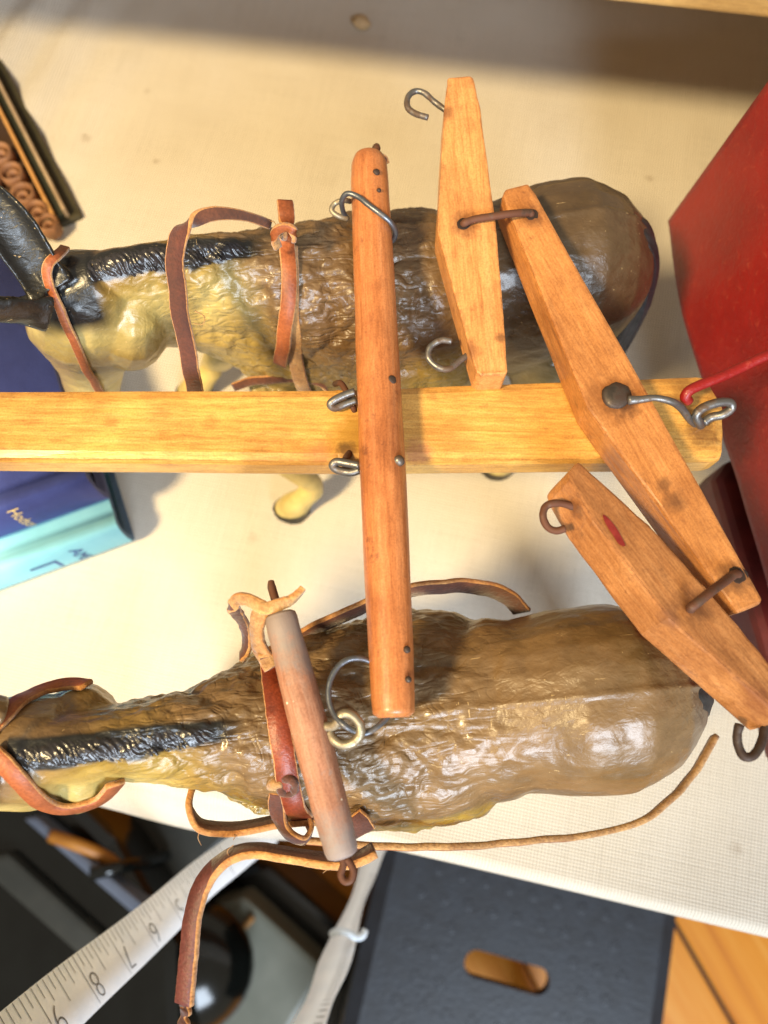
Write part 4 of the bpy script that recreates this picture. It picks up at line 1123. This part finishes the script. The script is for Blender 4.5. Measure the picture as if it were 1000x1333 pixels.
# ------------------------------------------------------------------ tray with curls, far left
q0, q1 = P(107, 280, .003), P(-5, 64, .003)
td = (q1 - q0).normalized(); tn = Vector((-td.y, td.x, 0))
mxR = frame(Vector((q0.x, q0.y, 0)), td)           # x along the long side, +y to the left (away from cloth)
tr = empty('tray', Vector((q0.x, q0.y, 0)), 'dark olive tray with cream and tan card rims holding brown curls', 'tray')
def trayline(px0, px1, z):
    a, b = mxR.inverted() @ P(*px0, z), mxR.inverted() @ P(*px1, z); return (a.y + b.y) / 2
y2g = trayline((84, 298), (20, 185), .009)
box('base_board', (0, .20, 0, .12, 0, .003), M['olive'], tr, mxR, .0010)
box('dark_lining', (.0022, .19, y2g + .0016, .10, .0029, .0034), M['dkbrown'], tr, mxR, .0002)
def trayline(px0, px1, z):
    a, b = mxR.inverted() @ P(*px0, z), mxR.inverted() @ P(*px1, z); return (a.y + b.y) / 2
y1_ = trayline((101, 291), (30, 175), .008); y2_ = trayline((84, 298), (20, 185), .009)
box('cream_rim', (.002, .19, y1_, y1_ + .0016, .0028, .0080), M['cream'], tr, mxR, .0004)
box('green_lining', (.002, .19, y1_ + .0016, y2_, .0028, .0062), M['dkgreen'], tr, mxR, .0003)
box('tan_rim', (.001, .19, y2_, y2_ + .0016, .0028, .0092), M['tan'], tr, mxR, .0004)
box('end_rim', (.0005, .0022, y2_ + .0016, .10, .0028, .0080), M['olive'], tr, mxR, .0004)
def coil(p, r0, a0):
    path = []
    for i in range(46):
        f = i / 45; a = a0 + f * 2 * math.pi * 1.75; rr_ = r0 * (1 - .52 * min(1, max(0, (f - .50) / .2)))
        sh_ = r0 * .46 * min(1, max(0, (f - .50) / .2))
        path.append(Vector((p.x + math.cos(a) * rr_ + sh_ * math.cos(a0), p.y + math.sin(a) * rr_ + sh_ * math.sin(a0), 0)))
    tg = tangents(path); vs, fs = [], []; th = .00032
    for q, t in zip(path, tg):
        n_ = Vector((-t.y, t.x, 0)) * th
        for zz in (.0033, .0105): vs += [q + n_ + Vector((0, 0, zz)), q - n_ + Vector((0, 0, zz))]
    for i in range(45):
        a, b = i * 4, i * 4 + 4
        fs += [(a + 2, a + 3, b + 3, b + 2), (a, b, b + 1, a + 1), (a, a + 2, b + 2, b), (a + 1, b + 1, b + 3, a + 3)]
    fs += [(0, 1, 3, 2), (180, 182, 183, 181)]
    o = link('paper_curl', py_mesh('paper_curl', vs, fs), M['coil'])
    tag(o, 'brown curled strip standing in the olive tray', 'curl', 'brown curls standing in the olive tray')
ydir = tn
for i, (x, y) in enumerate(((-2, 196), (13, 222), (28, 249), (45, 272), (60, 288), (-16, 228), (-2, 256), (14, 282))):
    coil(P(x, y, .0105), .0046 if i < 4 else .0040, R(-60 + 14 * math.sin(i * 2.3)))

# crumb on the cloth
p0 = P(470, 29, .002)
bm = bmesh.new(); bmesh.ops.create_icosphere(bm, subdivisions=3, radius=.0036)
for v_ in bm.verts:
    v_.co *= 1 + .45 * noise.noise(v_.co * 260); v_.co.x *= 1.25; v_.co.z *= .7
o = link('crumb', bm_mesh(bm, 'crumb', True), M['plaster']); o.location = (p0.x, p0.y, .0018)
tag(o, 'small cream crumb lying on the shaded cloth under the shelf', 'crumb')

# ------------------------------------------------------------------ measuring tape
def strip(name, ctrl, wdirs, width, thick, mat, n=14):
    path = catmull(ctrl, n); wd = catmull(wdirs, n); tg = tangents(path)
    fr = []
    s = 0
    for i, p in enumerate(path):
        if i: s += (p - path[i - 1]).length
        wv = (wd[i] - tg[i] * wd[i].dot(tg[i])).normalized(); fr.append((s, p, tg[i], wv, tg[i].cross(wv)))
    wf = width if callable(width) else (lambda f: width)
    vs, fs = [], []
    for i, (s, p, t, wv, nv) in enumerate(fr):
        ww = wf(i / (len(fr) - 1)) / 2
        for a, b in ((-1, 1), (1, 1), (1, -1), (-1, -1)): vs.append(p + wv * a * ww + nv * b * thick / 2)
    for i in range(len(fr) - 1):
        for q in range(4): fs.append((i * 4 + q, i * 4 + (q + 1) % 4, i * 4 + 4 + (q + 1) % 4, i * 4 + 4 + q))
    fs += [(3, 2, 1, 0), tuple(range(len(fr) * 4 - 4, len(fr) * 4))]
    return vs, fs, fr
def on_strip(fr, s, v_, lift):
    s = max(0.0, min(fr[-1][0] - 1e-6, s))
    for a, b in zip(fr, fr[1:]):
        if s <= b[0]:
            t = (s - a[0]) / (b[0] - a[0]); return a[1].lerp(b[1], t) + a[3].lerp(b[3], t).normalized() * v_ + a[4].lerp(b[4], t).normalized() * lift
    return fr[-1][1]
# path runs from under the table edge up and out to the left; depth read from the printed inch spacing
tp = [PD(352, 1076, .37), PD(306, 1112, .340), PD(262, 1146, .312), PD(214, 1190, .276), PD(166, 1232, .242), PD(116, 1274, .212), PD(66, 1318, .188), PD(0, 1380, .164), PD(-70, 1450, .15)]
wv_ = [ (PD(x + 40, y + 52, d + q) - PD(x, y, d)) for (x, y, d, q) in ((352, 1076, .37, .0), (306, 1112, .34, .0), (262, 1146, .312, .0), (214, 1190, .276, .0), (166, 1232, .242, 0), (116, 1274, .212, 0), (66, 1318, .188, 0), (0, 1380, .164, 0), (-70, 1450, .15, 0))]
wv_ = [v_.normalized() for v_ in wv_]
tpr = empty('measuring_tape', tp[1], 'white cloth measuring tape with black inch numbers running off the table edge', 'measuring tape')
vs, fs, fr = strip('tape_band', tp, wv_, .0160, .0003, None)
link('tape_band', py_mesh('tape_band', vs, fs), M['tape'], tpr)
sgn = 1
if fr[len(fr) // 2][4].dot(CAM - fr[len(fr) // 2][1]) < 0: sgn = -1
lift = .00028 * sgn
# arc length nearest to the pixel of the printed 8
tgt = PD(120, 1285, .214); s8 = min(fr, key=lambda q: (q[1] - tgt).length)[0]
tv, tf = [], []
def quad(s_a, s_b, v_a, v_b):
    i = len(tv)
    for (s_, v_) in ((s_a, v_a), (s_b, v_a), (s_b, v_b), (s_a, v_b)): tv.append(on_strip(fr, s_, v_, lift))
    tf.append((i, i + 1, i + 2, i + 3))
inch = .0254
for k8 in range(-40, 24):
    s_ = s8 + (k8 / 8 + .16) * inch
    if s_ < 0.002 or s_ > fr[-1][0] - .002: continue
    ln = .0150 if k8 % 8 == 0 else .0090 if k8 % 4 == 0 else .0062 if k8 % 2 == 0 else .0042
    quad(s_ - .00013, s_ + .00013, -.0078, -.0078 + ln)
link('tick_marks', py_mesh('tick_marks', tv, tf, False), M['ink'], tpr)
for num in range(4, 11):
    s_ = s8 + (num - 8) * inch
    if s_ < .004 or s_ > fr[-1][0] - .006: continue
    v0, f0 = text_geo(str(num), .0112, .00028)
    # right of the text = along the tape, top of the text = far edge from the ticks
    vs = [on_strip(fr, s_ + q.x, q.y + .0022, lift * 1.2) for q in v0]
    link('printed_number', py_mesh('printed_number', vs, f0, False), M['ink'], tpr)

# second, twisted length of tape hanging towards the floor
tp2 = [PD(498, 1086, .46), PD(486, 1112, .44), PD(474, 1150, .41), PD(462, 1180, .39), PD(450, 1212, .37), PD(438, 1246, .345), PD(426, 1280, .325), PD(410, 1315, .305), PD(392, 1360, .29), PD(376, 1410, .28)]
wd2 = [Vector(v_).normalized() for v_ in ((1, .1, 0), (1, .2, 0), (1, .25, .3), (1, .25, .2), (1, .2, .1), (1, .2, .1), (1, .25, .1), (1, .3, .0), (1, .3, 0), (1, .3, 0))]
t2 = empty('tape_tail', tp2[4], 'twisted white tape tail knotted with white string beside the black stool', 'measuring tape')
vs, fs, fr2 = strip('tape_band', tp2, wd2, lambda f: .0150 - .0065 * math.exp(-((f - .28) / .12) ** 2) - .0012 * math.sin(f * 19), .0004, None)
link('tape_band', py_mesh('tape_band', vs, fs), M['tape'], t2)
l2 = .0003 * (1 if fr2[len(fr2) // 2][4].dot(CAM - fr2[len(fr2) // 2][1]) > 0 else -1)
tv, tf = [], []
for k8 in range(0, 60):
    s_ = .045 + k8 * inch / 8
    if s_ > fr2[-1][0] - .002: break
    i = len(tv)
    for (a, b) in ((-.0002, .0060), (.0002, .0060), (.0002, .0022), (-.0002, .0022)): tv.append(on_strip(fr2, s_ + a, b, l2))
    tf.append((i, i + 1, i + 2, i + 3))
link('tick_marks', py_mesh('tick_marks', tv, tf, False), M['ink'], t2)
tube('string_tie', [PD(432, 1216, .352), PD(440, 1212, .350), PD(452, 1214, .350), PD(464, 1220, .350), PD(472, 1218, .350), PD(475, 1211, .352)], .0017, M['string'], t2)

# ------------------------------------------------------------------ stool on the floor
ZST = -0.42
scn = P(660, 1266, ZST)
sdx = (P(706, 1278, ZST) - P(614, 1252, ZST)).normalized()
mxs = frame(Vector((scn.x, scn.y, 0)), sdx)
stool = empty('step_stool', Vector((scn.x, scn.y, FLOOR)), 'black plastic step stool with an oval hand slot standing on the wood floor', 'stool')
inv = mxs.inverted()
rx = (inv @ P(872, 1290, ZST)).x; lxx = (inv @ P(462, 1265, ZST)).x
fy = .20; by_ = -.16
bm = bmesh.new()
# top plate with slot: ring of quads between slot outline and rounded rectangle
def rrect(x0, x1, y0, y1, r, n=7):
    o_ = []
    for (cx, cy, a0) in ((x1 - r, y1 - r, 0), (x0 + r, y1 - r, 90), (x0 + r, y0 + r, 180), (x1 - r, y0 + r, 270)):
        for i in range(n): a = R(a0 + 90 * i / (n - 1)); o_.append((cx + r * math.cos(a), cy + r * math.sin(a)))
    return o_
sl = rrect(-.036, .036, -.0105, .0105, .0104); ou = rrect(lxx + .012, rx - .012, by_ + .012, fy - .012, .02); o2 = rrect(lxx, rx, by_, fy, .03)
o3 = rrect(lxx - .012, rx + .012, by_ - .012, fy + .012, .034)
n = len(sl)
lev = [(sl, ZST - .012), (sl, ZST), (ou, ZST), (o2, ZST - .006), (o2, ZST - .20), (rrect(lxx + .004, rx - .004, by_ + .004, fy - .004, .028), ZST - .20), (rrect(lxx + .004, rx - .004, by_ + .004, fy - .004, .028), ZST - .012), (sl, ZST - .0121)]
vv = [[bm.verts.new((x, y, z)) for (x, y) in L_] for (L_, z) in lev]
for a, b in zip(vv, vv[1:]):
    for i in range(n): j = (i + 1) % n; bm.faces.new((a[i], a[j], b[j], b[i]))
o = link('stool_shell', bm_mesh(bm, 'stool_shell'), M['black']); set_world(o, stool, mxs)
for (a, b) in ((lxx + .004, by_ + .004), (rx - .044, by_ + .004), (lxx + .004, fy - .044), (rx - .044, fy - .044)):
    box('leg', (a, a + .04, b, b + .04, FLOOR, ZST - .045), M['black'], stool, mxs, .006)
stud = bmesh.new(); bmesh.ops.create_cone(stud, cap_ends=True, segments=10, radius1=.0052, radius2=.0040, depth=.0005)
stm = bm_mesh(stud, 'grip_stud')
stm.materials.append(M['black'])
for i in range(-6, 7):
    for j in range(-6, 8):
        x, y = i * .021 + (.0105 if j % 2 else 0), j * .021
        if abs(x) < .05 and abs(y) < .022: continue
        if not (lxx + .03 < x < rx - .03 and by_ + .025 < y < fy - .025): continue
        g = bpy.data.objects.new('grip_stud', stm); col.objects.link(g); set_world(g, stool, mxs @ Matrix.Translation((x, y, ZST)))

# ------------------------------------------------------------------ dark things on the floor, lower left
def fp(px, py, z): return P(px, py, z)
ZC = -0.42
cs = empty('equipment_case', fp(60, 1230, FLOOR), 'glossy black open equipment case with a blue grey metal rail on the floor', 'case')
prism('case_body', [fp(-150, 960, ZC), fp(60, 1000, ZC), fp(150, 1090, ZC), fp(232, 1230, ZC), fp(240, 1400, ZC), fp(-150, 1400, ZC)], ZC - FLOOR, M['gloss'], cs, bevel=.012, jit=0)
prism('metal_rail', [fp(28, 1066, ZC + .02), fp(46, 1062, ZC + .02), fp(192, 1182, ZC + .02), fp(178, 1196, ZC + .02)], .035, M['bluegrey'], cs, bevel=.004, jit=0)
prism('case_lip', [fp(-40, 1120, ZC + .012), fp(10, 1110, ZC + .012), fp(150, 1236, ZC + .012), fp(110, 1252, ZC + .012)], .02, M['dusk'], cs, bevel=.005, jit=0)
ZG = -0.55
gb = prism('card_box', [fp(222, 1196, ZG), fp(318, 1166, ZG), fp(424, 1262, ZG), fp(330, 1420, ZG), fp(200, 1420, ZG)], ZG - FLOOR, M['grey'], None, bevel=.006, jit=0)[0]
tag(gb, 'grey green card box on the floor beyond the tape', 'box')
gb2 = prism('dark_box', [fp(118, 1058, -.5), fp(262, 1050, -.5), fp(300, 1090, -.5), fp(196, 1190, -.5), fp(160, 1160, -.5)], .25, M['dusk'], None, bevel=.006, jit=0)[0]
tag(gb2, 'dull grey box on the floor under the cloth edge', 'box')
tube_c = tube('cable', [fp(66, 1088, -.40), fp(96, 1098, -.40), fp(130, 1112, -.41), fp(160, 1132, -.43), fp(196, 1166, -.47), fp(222, 1196, -.5495)], .0052, M['amber'])
tag(tube_c, 'amber rubber cable arching over the black case', 'cable')
tube_d = tube('rod', [fp(118, 1138, -.40), fp(160, 1128, -.41), fp(216, 1114, -.494)], .0055, M['gloss'])
tag(tube_d, 'black rod leaning across the case and the grey box', 'rod')
tube_e = tube('wire', [fp(240, 1244, -.545), fp(272, 1242, -.545), fp(300, 1226, -.545), fp(330, 1194, -.545)], .0032, M['tan'])
tag(tube_e, 'thin tan wire lying on the grey green card box', 'wire')
bm = bmesh.new(); bmesh.ops.create_uvsphere(bm, u_segments=28, v_segments=16, radius=.058)
for v_ in bm.verts: v_.co.z *= .75; v_.co.x *= 1.1
o = link('computer_mouse', bm_mesh(bm, 'computer_mouse', True), M['gloss']); pm = fp(240, 1262, -.50); o.location = (pm.x, pm.y, -.507)
tag(o, 'rounded glossy black knob resting on the grey green box', 'knob')
o.name = 'round_knob'
bg_ = prism('black_bag', [fp(286, 1136, -.60), fp(344, 1120, -.60), fp(452, 1212, -.60), fp(470, 1400, -.60), fp(380, 1400, -.60), fp(424, 1268, -.60)], .15, M['gloss'], None, bevel=.01, jit=0)[0]
tag(bg_, 'low black bag on the floor between card box and stool', 'bag')
